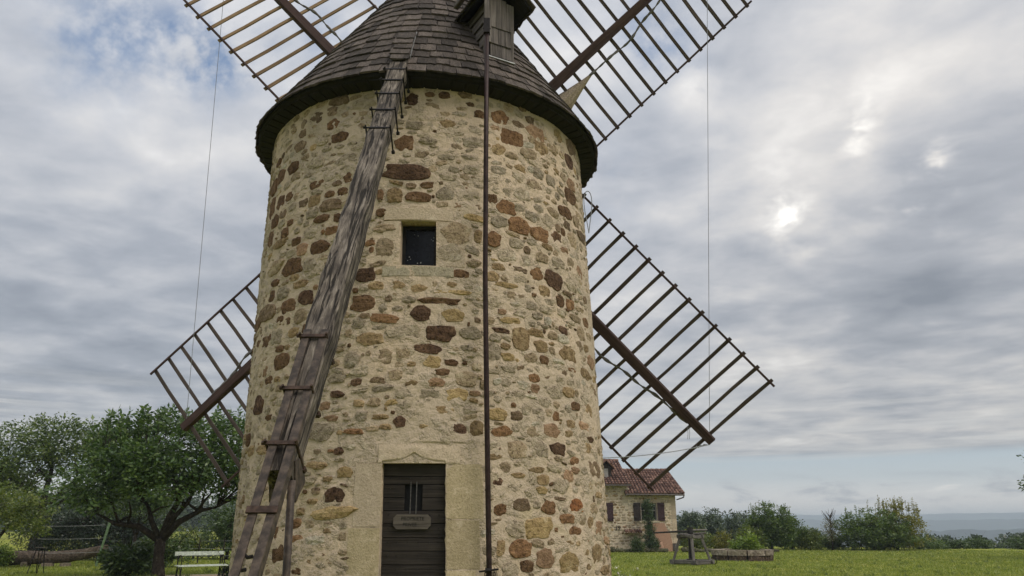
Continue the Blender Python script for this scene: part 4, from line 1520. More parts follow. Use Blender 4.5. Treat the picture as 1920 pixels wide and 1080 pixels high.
M['tile'] = tile_mat()
M['brick'] = brick_mat()
HY = 60.0
house = thing('stone_farmhouse', (7.0, HY, 0), 'rubble stone farmhouse with red clay tile roof and plum shutters beyond the lawn', 'house')
X0, XM, X1 = -1.0, 8.72, 12.28
hw = MB()


def wall_with_holes(mb, x0, x1, z0, z1, y, holes, dep):
    xs = sorted({x0, x1, *[h[0] for h in holes], *[h[1] for h in holes]})
    zs = sorted({z0, z1, *[h[2] for h in holes], *[h[3] for h in holes]})
    for a, b in zip(xs[:-1], xs[1:]):
        for c, d in zip(zs[:-1], zs[1:]):
            xm, zm = (a + b) / 2, (c + d) / 2
            if any(h[0] < xm < h[1] and h[2] < zm < h[3] for h in holes):
                continue
            mb.add([(a, y, c), (b, y, c), (b, y, d), (a, y, d)], [(0, 1, 2, 3)])
    for (a, b, c, d) in holes:
        mb.add([(a, y, c), (b, y, c), (b, y, d), (a, y, d), (a, y + dep, c), (b, y + dep, c), (b, y + dep, d), (a, y + dep, d)],
               [(0, 4, 5, 1), (1, 5, 6, 2), (2, 6, 7, 3), (3, 7, 4, 0)])


HOLES = [(9.66, 10.86, 2.19, 3.46), (5.9, 7.02, 2.15, 3.46), (11.98, 12.2, 0.0, 0.001)]
wall_with_holes(hw, X0, XM, -0.2, 4.95, HY, [HOLES[1]], 0.25)
wall_with_holes(hw, XM, X1, -0.2, 4.30, HY, [HOLES[0]], 0.25)
hw.add([(X1, HY, -0.2), (X1, HY + 8, -0.2), (X1, HY + 8, 4.3), (X1, HY + 4, 6.1), (X1, HY, 4.3)], [(0, 1, 2, 3, 4)])
hw.add([(X0, HY, -0.2), (X0, HY + 8, -0.2), (X0, HY + 8, 4.95), (X0, HY + 4, 6.8), (X0, HY, 4.95)], [(4, 3, 2, 1, 0)])
hw.add([(X0, HY + 8, -0.2), (X1, HY + 8, -0.2), (X1, HY + 8, 4.3), (X0, HY + 8, 4.3)], [(3, 2, 1, 0)])
hw.add([(XM, HY, 4.2), (XM, HY + 4, 6.8), (XM, HY + 8, 4.2)], [(0, 1, 2)])
hwall = hw.build('wall', M['house_wall'], house)
# rubble facing: real stones, joined
HST = [mesh_verts for mesh_verts in SV]
hs = {}
rnd = random.Random(77)
z = 0.05
while z < 4.75:
    hgt = rnd.uniform(0.11, 0.20)
    x = X0 + 0.1 + rnd.uniform(0, 0.2)
    while x < X1 - 0.32:
        w = rnd.uniform(0.16, 0.44)
        xc, zc = x + w / 2, z + hgt / 2 + rnd.uniform(-.02, .02)
        x += w + rnd.uniform(0.03, 0.10)
        top = 4.9 if xc < XM else 4.2
        if zc > top - 0.1 or x > X1 - 0.30:
            continue
        if any(a - 0.55 * 0 - w / 2 - 0.02 < xc < b + w / 2 + 0.02 and c - 0.15 < zc < d + 0.22 for (a, b, c, d) in HOLES[:2]):
            continue
        if rnd.random() < 0.12:
            continue
        c = rnd.choices(['T2', 'G', 'T', 'W', 'B2', 'R2', 'O', 'B'], [0.20, 0.42, 0.07, 0.22, 0.02, 0.02, 0.04, 0.01])[0]
        k = rnd.randrange(40)
        Mx = Matrix.Translation((xc, HY, zc)) @ Matrix.Rotation(rnd.uniform(-.08, .08), 4, 'Y') @ Matrix.Diagonal((w, 0.035, hgt * rnd.uniform(0.85, 1.05), 1))
        hs.setdefault(c, MB()).add([Mx @ Vector(p) for p in SV[k][0]], SV[k][1])
    z += hgt + rnd.uniform(0.02, 0.05)
vs, fs, mi = [], [], []
for ci, (c, mb) in enumerate(hs.items()):
    b = len(vs)
    vs += mb.v
    fs += [tuple(k + b for k in f) for f in mb.f]
    mi += [ci] * len(mb.f)
me = mesh_raw('rubble_facing', vs, fs)
for c in hs:
    me.materials.append(MS[c])
me.polygons.foreach_set('material_index', mi)
link('rubble_facing', me, None, hwall, kind='stuff')
z = 0.0
k = 0
while z < 4.1:
    hgt = (0.34, 0.27, 0.40, 0.30)[k % 4]
    w = 0.52 if k % 2 else 0.34
    q = MB()
    q.box((X1 - w / 2 + 0.012, HY + 0.10, z + hgt / 2), (w, 0.26, hgt - 0.025))
    q.build('quoin', M['dressed'], hwall)
    z += hgt
    k += 1
for (a, b, c, d) in HOLES[:2]:
    q = MB()
    q.box(((a + b) / 2, HY + 0.03, d + 0.12), (b - a + 0.5, 0.10, 0.23))
    q.build('lintel', M['dressed'], hwall)
    q = MB()
    q.box(((a + b) / 2, HY + 0.0, c - 0.07), (b - a + 0.3, 0.16, 0.13))
    q.build('window_sill', M['sill'], hwall)


def house_window(a, b, c, d, left, right, ml, mr):
    w = MB()
    w.box(((a + b) / 2, HY + 0.24, (c + d) / 2), (b - a, 0.02, d - c))
    w = w.build('window', M['pane'], house)
    f = MB()
    for xx in (a + 0.04, (a + b) / 2, b - 0.04):
        f.box((xx, HY + 0.20, (c + d) / 2), (0.07, 0.05, d - c))
    for zz in (c + 0.035, (c + d) / 2 + 0.1, d - 0.035):
        f.box(((a + b) / 2, HY + 0.203, zz), (b - a - 0.16, 0.045, 0.06))
    f.build('frame', M['white_frame'], w)
    for (xa, xb, mt, yes) in ((a - 0.56, a - 0.03, ml, left), (b + 0.04, b + 0.56, mr, right)):
        if not yes:
            continue
        sh = MB()
        nb = 5
        for q in range(nb):
            bw = (xb - xa) / nb
            sh.box((xa + bw * (q + 0.5), HY - 0.055, (c + d) / 2), (bw - 0.006, 0.03, d - c + 0.04))
        for zz in (c + 0.2, d - 0.2):
            sh.box(((xa + xb) / 2, HY - 0.082, zz), (xb - xa, 0.022, 0.09))
        sh = sh.build('shutter', mt, house)
        hgm = MB()
        for zz in (c + 0.2, d - 0.2):
            hgm.box(((xb - 0.06) if xa > b else (xa + 0.06), HY - 0.099, zz), (0.18, 0.012, 0.035))
        hgm.box(((xb + 0.03) if xa < a else (xa - 0.02), HY - 0.04, c - 0.02), (0.05, 0.06, 0.05))
        hgm.build('hinge', M['iron'], sh)


house_window(*HOLES[0], True, True, M['shutter_brown'], M['shutter_plum'])
house_window(5.9, 7.02, 2.15, 3.46, True, True, M['shutter_plum'], M['shutter_plum'])


def roof_face(name, p_eave_l, p_eave_r, p_ridge_l, p_ridge_r, parent, colw=0.235, rowh=0.36):
    """roof slab with real barrel tiles laid on it"""
    el, er, rl, rr = map(Vector, (p_eave_l, p_eave_r, p_ridge_l, p_ridge_r))
    nn = (er - el).cross(rl - el).normalized()
    if nn.z < 0:
        nn = -nn
    b = MB()
    t = -nn * 0.10
    b.add([el, er, rr, rl, el + t, er + t, rr + t, rl + t], [(0, 1, 2, 3), (7, 6, 5, 4), (0, 4, 5, 1), (1, 5, 6, 2), (2, 6, 7, 3), (3, 7, 4, 0)])
    roof = b.build(name, M['shutter_brown'], parent)
    nc = int((er - el).length / colw)
    nr = int((rl - el).length / rowh)
    tb = MB()
    rnd = random.Random(nc)
    for i in range(nc):
        for j in range(nr):
            a0, a1 = el.lerp(er, (i + 0.5) / nc), rl.lerp(rr, (i + 0.5) / nc)
            q0 = a0.lerp(a1, j / nr) - (a1 - a0).normalized() * 0.05
            q1 = a0.lerp(a1, (j + 1) / nr)
            xr = (er - el).normalized()
            jx = rnd.uniform(-.012, .012)
            ring = []
            for (p, ra, lift) in ((q0, 0.105, 0.035), (q1, 0.085, 0.0)):
                for s_ in range(5):
                    an = math.pi * s_ / 4
                    ring.append(p + xr * (math.cos(an) * ra + jx) + nn * (math.sin(an) * ra * 0.95 + lift))
            fs_ = [(s_, s_ + 1, s_ + 6, s_ + 5) for s_ in range(4)] + [(0, 1, 2, 3, 4)]
            tb.add(ring, fs_)
    tb.build('roof_tile', M['tile'], roof, kind='stuff')
    return roof


# right, lower block and left, taller block
r1 = roof_face('roof', (8.46, HY - 0.45, 4.12), (12.84, HY - 0.45, 4.12), (8.46, HY + 4, 6.18), (12.46, HY + 4, 6.18), house)
roof_face('roof', (12.84, HY + 8.45, 4.12), (8.46, HY + 8.45, 4.12), (12.46, HY + 4, 6.18), (8.46, HY + 4, 6.18), house)
r2 = roof_face('roof', (X0 - 0.3, HY - 0.45, 4.80), (8.95, HY - 0.45, 4.80), (X0 - 0.3, HY + 4, 6.95), (8.62, HY + 4, 6.95), house)
roof_face('roof', (8.95, HY + 8.45, 4.80), (X0 - 0.3, HY + 8.45, 4.80), (8.62, HY + 4, 6.95), (X0 - 0.3, HY + 4, 6.95), house)
for rf_, (xa, xb, zz) in ((r1, (8.5, 12.44, 6.21)), (r2, (X0 - 0.3, 8.62, 6.98))):
    rt_ = MB()
    n_ = int((xb - xa) / 0.38)
    for i in range(n_):
        a = xa + (xb - xa) * i / n_
        rt_.tube([(a, HY + 4, zz - 0.03), (a + (xb - xa) / n_ + 0.04, HY + 4, zz - 0.05)], [0.125, 0.105], 8)
    rt_.build('ridge_tile', M['tile'], rf_)
vt = MB()
for i in range(15):
    a, b = Vector((12.84, HY - 0.47, 4.16)), Vector((12.46, HY + 4, 6.22))
    p, q = a.lerp(b, i / 15), a.lerp(b, (i + 1.15) / 15)
    vt.tube([p + Vector((0, 0, .03)), q], [0.105, 0.085], 8)
vt.build('verge_tile', M['tile'], r1)
gt = MB()
gt.tube([(8.5, HY - 0.52, 4.06), (12.90, HY - 0.52, 4.03)], 0.06, 8)
gt.tube([(12.86, HY - 0.52, 4.02), (12.84, HY - 0.40, 3.86), (12.5, HY - 0.15, 3.74), (12.36, HY - 0.08, 3.70)], 0.045, 8)
gt.build('gutter', M['gutter'], house)
gt = MB()
gt.tube([(X0, HY - 0.52, 4.75), (8.95, HY - 0.52, 4.72)], 0.06, 8)
gt.build('gutter', M['gutter'], house)
# dormer of the house
hd = MB()
hd.add([(6.85, HY + 0.6, 5.1), (7.62, HY + 0.6, 5.1), (7.62, HY + 0.6, 6.15), (7.235, HY + 0.6, 6.5), (6.85, HY + 0.6, 6.15),
        (6.85, HY + 3.2, 5.1), (7.62, HY + 3.2, 5.1), (7.62, HY + 3.2, 6.15), (7.235, HY + 3.2, 6.5), (6.85, HY + 3.2, 6.15)],
       [(0, 1, 2, 3, 4), (0, 5, 6, 1), (1, 6, 7, 2), (2, 7, 8, 3), (3, 8, 9, 4), (4, 9, 5, 0)])
hd = hd.build('dormer', M['shutter_brown'], house)
hp = MB()
hp.box((7.17, HY + 0.585, 5.68), (0.42, 0.02, 0.72))
hp.build('dormer_pane', M['white_frame'], hd)
hr = MB()
for sd in (-1, 1):
    a0, a1 = Vector((7.235 + sd * 0.62, HY + 0.25, 6.02)), Vector((7.235, HY + 0.25, 6.62))
    b0, b1 = a0 + Vector((0, 3, 0)), a1 + Vector((0, 3.4, 0))
    t = Vector((0, 0, 0.09))
    hr.add([a0, a1, b1, b0, a0 + t, a1 + t, b1 + t, b0 + t], [(3, 2, 1, 0), (4, 5, 6, 7), (0, 1, 5, 4), (1, 2, 6, 5), (2, 3, 7, 6), (3, 0, 4, 7)])
hr.build('dormer_roof', M['tile'], hd)
# house number in iron figures
lettering('house_number', '12', 0.42, 0.02, M['iron'], house, Matrix.Translation((7.88, HY - 0.07, 1.50)) @ Matrix.Rotation(R_(90), 4, 'X'))
# pink brick facing low on the right, with its leaning edge
bp = MB()
poly = [(10.45, 2.02), (11.35, 2.02), (11.55, 1.55), (11.72, 1.30), (11.84, 0.85), (11.88, 0.45), (11.88, -0.15), (11.20, -0.15), (10.95, 0.55), (10.62, 1.0), (10.45, 1.0)]
bp.add([(x, HY - 0.060, z) for x, z in poly] + [(x, HY + 0.02, z) for x, z in poly],
       [tuple(range(len(poly)))[::-1]] + [(i, (i + 1) % len(poly), len(poly) + (i + 1) % len(poly), len(poly) + i) for i in range(len(poly))])
bp.build('brick_patch', M['brick'], house)
cd_ = MB()
cd_.box((12.08, HY - 0.06, 0.28), (0.36, 0.06, 0.60))
cd_ = cd_.build('cellar_hatch', M['shutter_brown'], house)
q = MB()
for k in range(3):
    q.box((11.97 + 0.115 * k, HY - 0.10, 0.27), (0.105, 0.03, 0.50))
q.build('hatch_board', M['dormer_wood'], cd_)
# tiled ledge over the bush
lg = MB()
lg.box((8.95, HY - 0.32, 1.36), (1.25, 0.62, 0.07))
lg = lg.build('ledge', M['house_wall'], house)
lt = MB()
for k in range(7):
    lt.tube([(8.42 + 0.18 * k, HY - 0.66, 1.40), (8.42 + 0.18 * k, HY - 0.03, 1.52)], 0.085, 8)
lt.build('ledge_tile', M['tile'], lg)
pot = MB()
pot.tube([(10.78, HY - 0.75, 0.0), (10.78, HY - 0.75, 0.10), (10.78, HY - 0.75, 0.35), (10.78, HY - 0.75, 0.62), (10.78, HY - 0.75, 0.70)], [0.20, 0.24, 0.30, 0.22, 0.24], 12)
tag(pot.build('clay_jar', M['brick'], smooth=True), 'round dusky clay jar standing against the brick patch of the farmhouse', 'jar')
# low stone edging before the house
edge = thing('stone_edging', (9, 58.6, 0), 'low row of mossy rough stones along the foot of the farmhouse', 'edging')
rnd = random.Random(31)
x = 6.4
MS['moss'] = stone_mat('mossy_stone', (0.12, 0.115, 0.07), (0.06, 0.06, 0.035), (0.20, 0.18, 0.12), 12, 0.8, 0.5)
while x < 19.0:
    w = rnd.uniform(0.28, 0.62)
    h_ = rnd.uniform(0.22, 0.36) * (0.8 if x > 12.4 else 1.0)
    if not (11.0 < x < 11.8):
        nn_ = 9
        q = MB()
        pts = []
        q.tube([(x, 58.6, h_ * 0.42), (x + w * 0.12, 58.6, h_ * 0.5), (x + w * 0.5, 58.57, h_ * 0.52), (x + w * 0.9, 58.6, h_ * 0.5), (x + w, 58.62, h_ * 0.45)],
               [h_ * 0.28, h_ * 0.52, h_ * 0.58, h_ * 0.5, h_ * 0.25], nn_)
        q.v = [(a + rnd.uniform(-.02, .02), b + rnd.uniform(-.02, .02), max(-0.05, c + rnd.uniform(-.025, .025))) for a, b, c in q.v]
        q.build('stone', MS['moss'], edge)
    x += w + rnd.uniform(-0.02, 0.03)

# ------------------------------------------------------------------ capstan on the lawn
M['grey_timber'] = wood('grey_timber', (0.075, 0.068, 0.06), (0.14, 0.127, 0.115), (0.24, 0.22, 0.2), 1.0, 0.06, 0.5, 0.6, 0.2)
M['black_timber'] = wood('black_timber', (0.016, 0.014, 0.013), (0.03, 0.027, 0.025), (0.05, 0.045, 0.04), 1.0, 0.06, 0.4, 0.5, 0.2)
WX, WY = 8.52, 38.6
winch = thing('wooden_capstan', (WX, WY, 0), 'weathered wooden capstan with long turning poles on four splayed legs on the lawn', 'capstan')
ca_, sa_ = math.cos(R_(38)), math.sin(R_(38))


def wp(a, b, z):
    return (WX + a * ca_ - b * sa_, WY + a * sa_ + b * ca_, z)


for k, (a, b) in enumerate((((-0.72, -0.62), (0.72, -0.62)), ((-0.72, 0.62), (0.72, 0.62)))):
    beam('sill_beam', wp(*a, 0.10), wp(*b, 0.10), 0.17, 0.18, M['grey_timber'], winch, seg=3, wob=0.01, seed=k)
for k, (a, b) in enumerate((((-0.60, -0.80), (-0.60, 0.80)), ((0.60, -0.80), (0.60, 0.80)))):
    beam('sill_beam', wp(*a, 0.135), wp(*b, 0.135), 0.16, 0.17, M['grey_timber'], winch, seg=3, wob=0.01, seed=k + 5)
for sx in (-1, 1):
    for sy in (-1, 1):
        beam('leg', wp(0.60 * sx, 0.60 * sy, 0.2), wp(0.34 * sx, 0.34 * sy, 1.27), 0.13, 0.12, M['grey_timber'], winch, seg=3, wob=0.008)
for k, (a, b) in enumerate((((-0.5, -0.36), (0.5, -0.36)), ((-0.5, 0.36), (0.5, 0.36)))):
    beam('top_beam', wp(*a, 1.24), wp(*b, 1.24), 0.12, 0.13, M['grey_timber'], winch, seg=2, wob=0.006)
for k, (a, b) in enumerate((((-0.36, -0.5), (-0.36, 0.5)), ((0.36, -0.5), (0.36, 0.5)))):
    beam('top_beam', wp(*a, 1.29), wp(*b, 1.29), 0.12, 0.12, M['grey_timber'], winch, seg=2, wob=0.006)
beam('top_beam', wp(-0.46, 0, 1.31), wp(0.46, 0, 1.31), 0.16, 0.10, M['grey_timber'], winch)
q = MB()
q.tube([(WX, WY, 0.16), (WX, WY, 0.5), (WX, WY, 1.0), (WX, WY, 1.36)], [0.08, 0.10, 0.105, 0.09], 10)
q.build('spindle', M['black_timber'], winch)
q = MB()
q.tube([(WX, WY, 0.10), (WX, WY, 0.24), (WX, WY, 0.27)], [0.24, 0.24, 0.12], 12)
q.build('pivot', M['black_timber'], winch)
beam('head_block', (WX, WY, 1.37), (WX, WY, 1.68), 0.24, 0.24, M['black_timber'], winch, up=(0.6, -1, 0), ch=0.2)
q = MB()
q.tube([(6.70, 38.2, 1.425), (7.6, 38.42, 1.47), (8.42, 38.58, 1.50)], [0.035, 0.045, 0.055], 8)
q.build('turning_pole', M['black_timber'], winch)
q = MB()
q.tube([(8.62, 38.62, 1.545), (9.36, 38.75, 1.555)], [0.052, 0.042], 8)
q.build('turning_pole', M['grey_timber'], winch)
q = MB()
q.tube([(8.0, 38.5, 1.36), (9.30, 38.74, 1.41)], [0.05, 0.04], 8)
q.build('turning_pole', M['grey_timber'], winch)
q = MB()
for k in range(13):
    an = 2 * math.pi * k / 12
q.tube([wp(0.86 + 0.0, -0.60 + 0.17 * math.sin(2 * math.pi * k / 12), 0.17 + 0.17 * math.cos(2 * math.pi * k / 12)) for k in range(13)], 0.018, 6, cap=False)
q.build('iron_ring', M['iron'], winch)

# ------------------------------------------------------------------ round stone planter
M['planter_top'] = stone_mat('pale_pitted_slab', (0.30, 0.255, 0.205), (0.18, 0.145, 0.115), (0.40, 0.35, 0.29), 7, 0.8, 0.4)
M['planter_low'] = stone_mat('dark_pitted_stone', (0.13, 0.09, 0.068), (0.055, 0.038, 0.03), (0.24, 0.19, 0.145), 9, 1.2, 0.7)
PX, PY = 12.45, 44.0
planter = thing('stone_planter', (PX, PY, 0), 'low octagonal planter of pitted stone slabs on the lawn beside the capstan', 'planter')
for k in range(10):
    a0, a1 = 2 * math.pi * k / 10 + 0.2, 2 * math.pi * (k + 1) / 10 + 0.2
    rnd = random.Random(k)
    for nm, r0, r1, z0, z1, mt, g_ in (('slab', 1.18, 1.66, 0.27, 0.54, 'planter_top', 0.018), ('base_stone', 1.22, 1.60, -0.05, 0.262, 'planter_low', 0.03)):
        vs = []
        for zz in (z0, z1 + rnd.uniform(-.012, .012)):
            for (r, a) in ((r0, a0 + g_), (r1, a0 + g_), (r1 * 0.985, (a0 + a1) / 2), (r1, a1 - g_), (r0, a1 - g_), (r0, (a0 + a1) / 2)):
                rr = r + rnd.uniform(-.035, .035)
                vs.append((PX + rr * math.cos(a), PY + rr * math.sin(a), zz))
        fs = [(5, 4, 3, 2, 1, 0), (6, 7, 8, 9, 10, 11)] + [(i, (i + 1) % 6, 6 + (i + 1) % 6, 6 + i) for i in range(6)]
        link(nm, mesh_raw(nm, vs, fs), M[mt], planter)
so = MB()
so.tube([(PX, PY, 0.0), (PX, PY, 0.42)], [1.2, 1.2], 20)
so.build('soil', plain('dark_soil', (0.05, 0.035, 0.022), 0.95, 0, 6, 0.4, 0.6), planter)

# ------------------------------------------------------------------ bench on the left
M['bench_white'] = plain('white_bench_paint', (0.52, 0.56, 0.50), 0.55, 0, 14, 0.22, 0.15)
B0 = Vector((-10.92, 26.5, 0))
BDIR = Vector((0.80, 0.62, 0)).normalized()
BF = Vector((0.62, -0.80, 0)).normalized()
bench = thing('garden_bench', B0 + BDIR * 0.8, 'white slatted garden bench with black curled iron legs beside the mill', 'bench')


def bpnt(a, f, z):
    return B0 + BDIR * a + BF * f + UP * z


beam('back_slat', bpnt(-0.06, 0.02, 0.83), bpnt(1.52, 0.02, 0.83), 0.125, 0.03, M['bench_white'], bench, up=BF, ch=0.15)
for f, z in ((0.14, 0.47), (0.27, 0.475), (0.40, 0.47), (0.52, 0.455)):
    beam('seat_slat', bpnt(-0.06, f, z), bpnt(1.52, f, z), 0.10, 0.03, M['bench_white'], bench, up=UP, ch=0.15)


def curl(c, r, a0, a1, n=14, shrink=0.0):
    """arc in the plane of a bench end, c=(along, forward, height)"""
    out = []
    for k in range(n + 1):
        a = a0 + (a1 - a0) * k / n
        rr = r * (1 - shrink * k / n)
        out.append(bpnt(c[0], c[1] + rr * math.cos(a), c[2] + rr * math.sin(a)))
    return out


for al in (0.05, 1.41):
    en = MB()
    en.tube([bpnt(al, 0.0, 0.90), bpnt(al, 0.03, 0.70), bpnt(al, 0.06, 0.45), bpnt(al, 0.03, 0.25), bpnt(al, -0.06, 0.0)], 0.020, 6)
    en.tube([bpnt(al, 0.06, 0.44), bpnt(al, 0.30, 0.43), bpnt(al, 0.54, 0.43)], 0.018, 6)
    en.tube([bpnt(al, 0.52, 0.44), bpnt(al, 0.47, 0.28), bpnt(al, 0.50, 0.12), bpnt(al, 0.55, 0.0)], 0.020, 6)
    en.tube(curl((al, 0.29, 0.60), 0.185, math.pi * 0.75, -math.pi * 0.55), 0.016, 6)
    en.tube(curl((al, 0.13, 0.73), 0.055, -0.4, 4.4, 12, 0.4), 0.013, 6)
    en.tube(curl((al, 0.50, 0.36), 0.05, 1.5, -3.4, 12, 0.4), 0.013, 6)
    en.tube(curl((al, 0.26, 0.22), 0.17, math.pi * 0.95, 0.05), 0.014, 6)
    en.tube(curl((al, 0.12, 0.15), 0.05, 0.0, 5.0, 12, 0.4), 0.012, 6)
    en.tube(curl((al, 0.43, 0.14), 0.05, 3.14, -2.0, 12, 0.4), 0.012, 6)
    en.build('iron_end', M['iron'], bench, smooth=True)

# ------------------------------------------------------------------ trees and plants
LM = {
    'apple': leaf_mat('apple_leaf', (0.036, 0.073, 0.024), (0.081, 0.139, 0.041), (0.172, 0.234, 0.085)),
    'walnut': leaf_mat('walnut_leaf', (0.041, 0.073, 0.022), (0.091, 0.139, 0.035), (0.193, 0.234, 0.060)),
    'young': leaf_mat('young_leaf', (0.065, 0.099, 0.023), (0.131, 0.171, 0.038), (0.225, 0.239, 0.061), 0.35),
    'dark': leaf_mat('dark_leaf', (0.009, 0.017, 0.009), (0.016, 0.030, 0.014), (0.032, 0.055, 0.025), 0.08),
    'hedge': leaf_mat('hedge_leaf', (0.031, 0.059, 0.020), (0.062, 0.104, 0.031), (0.131, 0.182, 0.059)),
    'bright': leaf_mat('bright_leaf', (0.109, 0.174, 0.032), (0.189, 0.261, 0.051), (0.290, 0.348, 0.087), 0.35),
    'yellow': leaf_mat('yellow_leaf', (0.12, 0.125, 0.022), (0.20, 0.19, 0.035), (0.29, 0.255, 0.05), 0.35),
    'cypress': leaf_mat('cypress_leaf', (0.024, 0.046, 0.017), (0.049, 0.084, 0.028), (0.086, 0.131, 0.046), 0.1),
    'far': leaf_mat('far_leaf', (0.032, 0.052, 0.026), (0.052, 0.081, 0.035), (0.087, 0.116, 0.049), 0.1),
    'brown': leaf_mat('dry_leaf', (0.109, 0.099, 0.046), (0.160, 0.145, 0.065), (0.217, 0.189, 0.087), 0.3),
    'bush': leaf_mat('bush_leaf', (0.038, 0.072, 0.020), (0.095, 0.150, 0.038), (0.185, 0.235, 0.068), 0.3),
}
M['bark'] = stone_mat('tree_bark', (0.060, 0.047, 0.036), (0.024, 0.019, 0.015), (0.105, 0.088, 0.07), 16, 1.0, 0.6)
M['log_bark'] = stone_mat('log_bark', (0.125, 0.097, 0.076), (0.055, 0.042, 0.033), (0.195, 0.16, 0.128), 10, 1.2, 0.6)


def leaves_mesh(name, P, size, rng, up=0.45, aspect=0.45, droop=0.0, dirs=None):
    """one folded quad per leaf, P = (n,3) leaf bases"""
    n = len(P)
    a = rng.normal(size=(n, 3))
    if dirs is not None:
        a = a * 0.55 + dirs
    a[:, 2] = a[:, 2] * 0.6 - droop
    a /= np.linalg.norm(a, axis=1)[:, None] + 1e-9
    nn = rng.normal(size=(n, 3)) * (1 - up) + np.array([0, 0, 1.0]) * up * 1.6
    b = np.cross(nn, a)
    b /= np.linalg.norm(b, axis=1)[:, None] + 1e-9
    nn = np.cross(a, b)
    L = (size * rng.uniform(0.65, 1.3, n))[:, None]
    W = L * aspect
    mid = P + a * L * 0.45 - nn * L * 0.06
    v = np.stack([P, mid + b * W * 0.5 + nn * W * 0.18, P + a * L, mid - b * W * 0.5 + nn * W * 0.18], 1).reshape(-1, 3)
    q = np.arange(n * 4).reshape(-1, 4)
    return mesh_np(name, v, q)


def crown_points(lobes, clumps, per, rng, shell=0.5, csize=0.38, flat=0.75):
    """leaf bases gathered in clumps spread through the outer part of several lobes"""
    L = np.array(lobes, float)
    vol = L[:, 3] * L[:, 4] * L[:, 5]
    idx = rng.choice(len(L), clumps, p=vol ** 0.8 / (vol ** 0.8).sum())
    d = rng.normal(size=(clumps, 3))
    d /= np.linalg.norm(d, axis=1)[:, None]
    r = 1 - (1 - shell) * rng.random(clumps) ** 1.3
    C = L[idx, :3] + d * L[idx, 3:6] * r[:, None]
    cs = csize * rng.uniform(0.6, 1.4, clumps)
    G = rng.normal(size=(clumps * per, 3))
    gl = np.linalg.norm(G, axis=1)[:, None]
    G = G * np.minimum(1.0, 1.9 / (gl + 1e-9))
    P = np.repeat(C, per, 0) + G * np.repeat(cs, per)[:, None] * np.array([0.5, 0.5, 0.5 * flat])
    D = np.repeat(d, per, 0)
    return P, D, C


def limb_paths(base, fork, targets, r0, rng):
    """trunk to the fork, then bent limbs to each target"""
    out = []
    base, fork = Vector(base), Vector(fork)
    m = base.lerp(fork, 0.5) + Vector((rng.uniform(-.05, .05), 0, 0))
    out.append(([base - Vector((0, 0, .15)), base + Vector((0, 0, 0.12)), m, fork], [r0 * 1.5, r0 * 1.15, r0 * 0.92, r0 * 0.95]))
    for (t, rr) in targets:
        t = Vector(t)
        k1 = fork.lerp(t, 0.35) + Vector((rng.uniform(-.12, .12), rng.uniform(-.12, .12), rng.uniform(-0.05, .2)))
        k2 = fork.lerp(t, 0.7) + Vector((rng.uniform(-.15, .15), rng.uniform(-.15, .15), rng.uniform(-0.1, .25)))
        out.append(([fork - Vector((0, 0, 0.12)), k1, k2, t], [rr, rr * 0.8, rr * 0.55, rr * 0.25]))
        for q in range(3):
            s_ = k1.lerp(k2, rng.uniform(0, 1)) if q < 2 else k2
            e = s_ + Vector((rng.uniform(-.9, .9), rng.uniform(-.9, .9), rng.uniform(0.2, 1.1)))
            mm = s_.lerp(e, 0.5) + Vector((rng.uniform(-.1, .1), rng.uniform(-.1, .1), 0.08))
            out.append(([s_, mm, e], [rr * 0.4, rr * 0.28, rr * 0.10]))
    return out


def tree(name, loc, label, cat, leaf, lobes, clumps, per, size, seed, base=None, fork=None, limbs=(), r0=0.2, csize=0.38, shell=0.5,
         group=None, sprigs=0, sprig_zone=None, up=0.45, aspect=0.45, trunk=True, bark='bark', sprig_len=0.9, sprig_leaf=None):
    rng = np.random.default_rng(seed)
    rr = random.Random(seed)
    t = thing(name, loc, label, cat, group)
    P, D, C = crown_points(lobes, clumps, per, rng, shell, csize)
    me = leaves_mesh('crown', P, np.full(len(P), size), rng, up, aspect, 0.05, D * 0.5)
    link('crown', me, LM[leaf], t)
    if trunk and base is not None:
        mb = MB()
        for pts, rad in limb_paths(base, fork, limbs, r0, rr):
            mb.tube(pts, rad, 9)
        # twigs reaching out to a share of the clumps
        ends = [Vector(x[0]) for x in limbs] or [Vector(fork)]
        for c in C[::6]:
            c = Vector(c)
            e = min(ends, key=lambda v_: (v_ - c).length)
            m_ = e.lerp(c, 0.5) + Vector((rr.uniform(-.1, .1), rr.uniform(-.1, .1), rr.uniform(-.05, .15)))
            mb.tube([e, m_, c], [r0 * 0.14, r0 * 0.09, r0 * 0.03], 5, cap=False)
        me_t = mesh_raw('trunk', mb.v, mb.f, True)
        link('trunk', me_t, M[bark], t)
    if sprigs:
        # upright water shoots with leaves set along them
        (xa, xb), (ya, yb), zf = sprig_zone
        sv, sd = [], []
        tb = MB()
        for k in range(sprigs):
            x, y = rr.uniform(xa, xb), rr.uniform(ya, yb)
            z0 = zf(x, y)
            ln = sprig_len * rr.uniform(0.55, 1.25)
            lean = Vector((rr.uniform(-.16, .16), rr.uniform(-.16, .16), 1)).normalized()
            p0 = Vector((x, y, z0))
            tb.tube([p0 - lean * 0.3, p0 + lean * ln], [0.012, 0.004], 4, cap=False)
            nl = int(ln / 0.036)
            for j in range(nl):
                q = p0 + lean * (ln * (j + 0.5) / nl)
                an = j * 2.4
                sv.append(q)
                sd.append((math.cos(an), math.sin(an), 0.75))
            sv.append(p0 + lean * ln)
            sd.append((0, 0, 1.5))
        ms = leaves_mesh('shoots', np.array([tuple(v_) for v_ in sv]), np.full(len(sv), sprig_leaf or size), rng, 0.1, aspect, 0.0, np.array(sd) * 1.6)
        link('shoots', ms, LM[leaf], t, kind='stuff')
        link('twigs', mesh_raw('twigs', tb.v, tb.f), M[bark], t, kind='stuff')
    return t


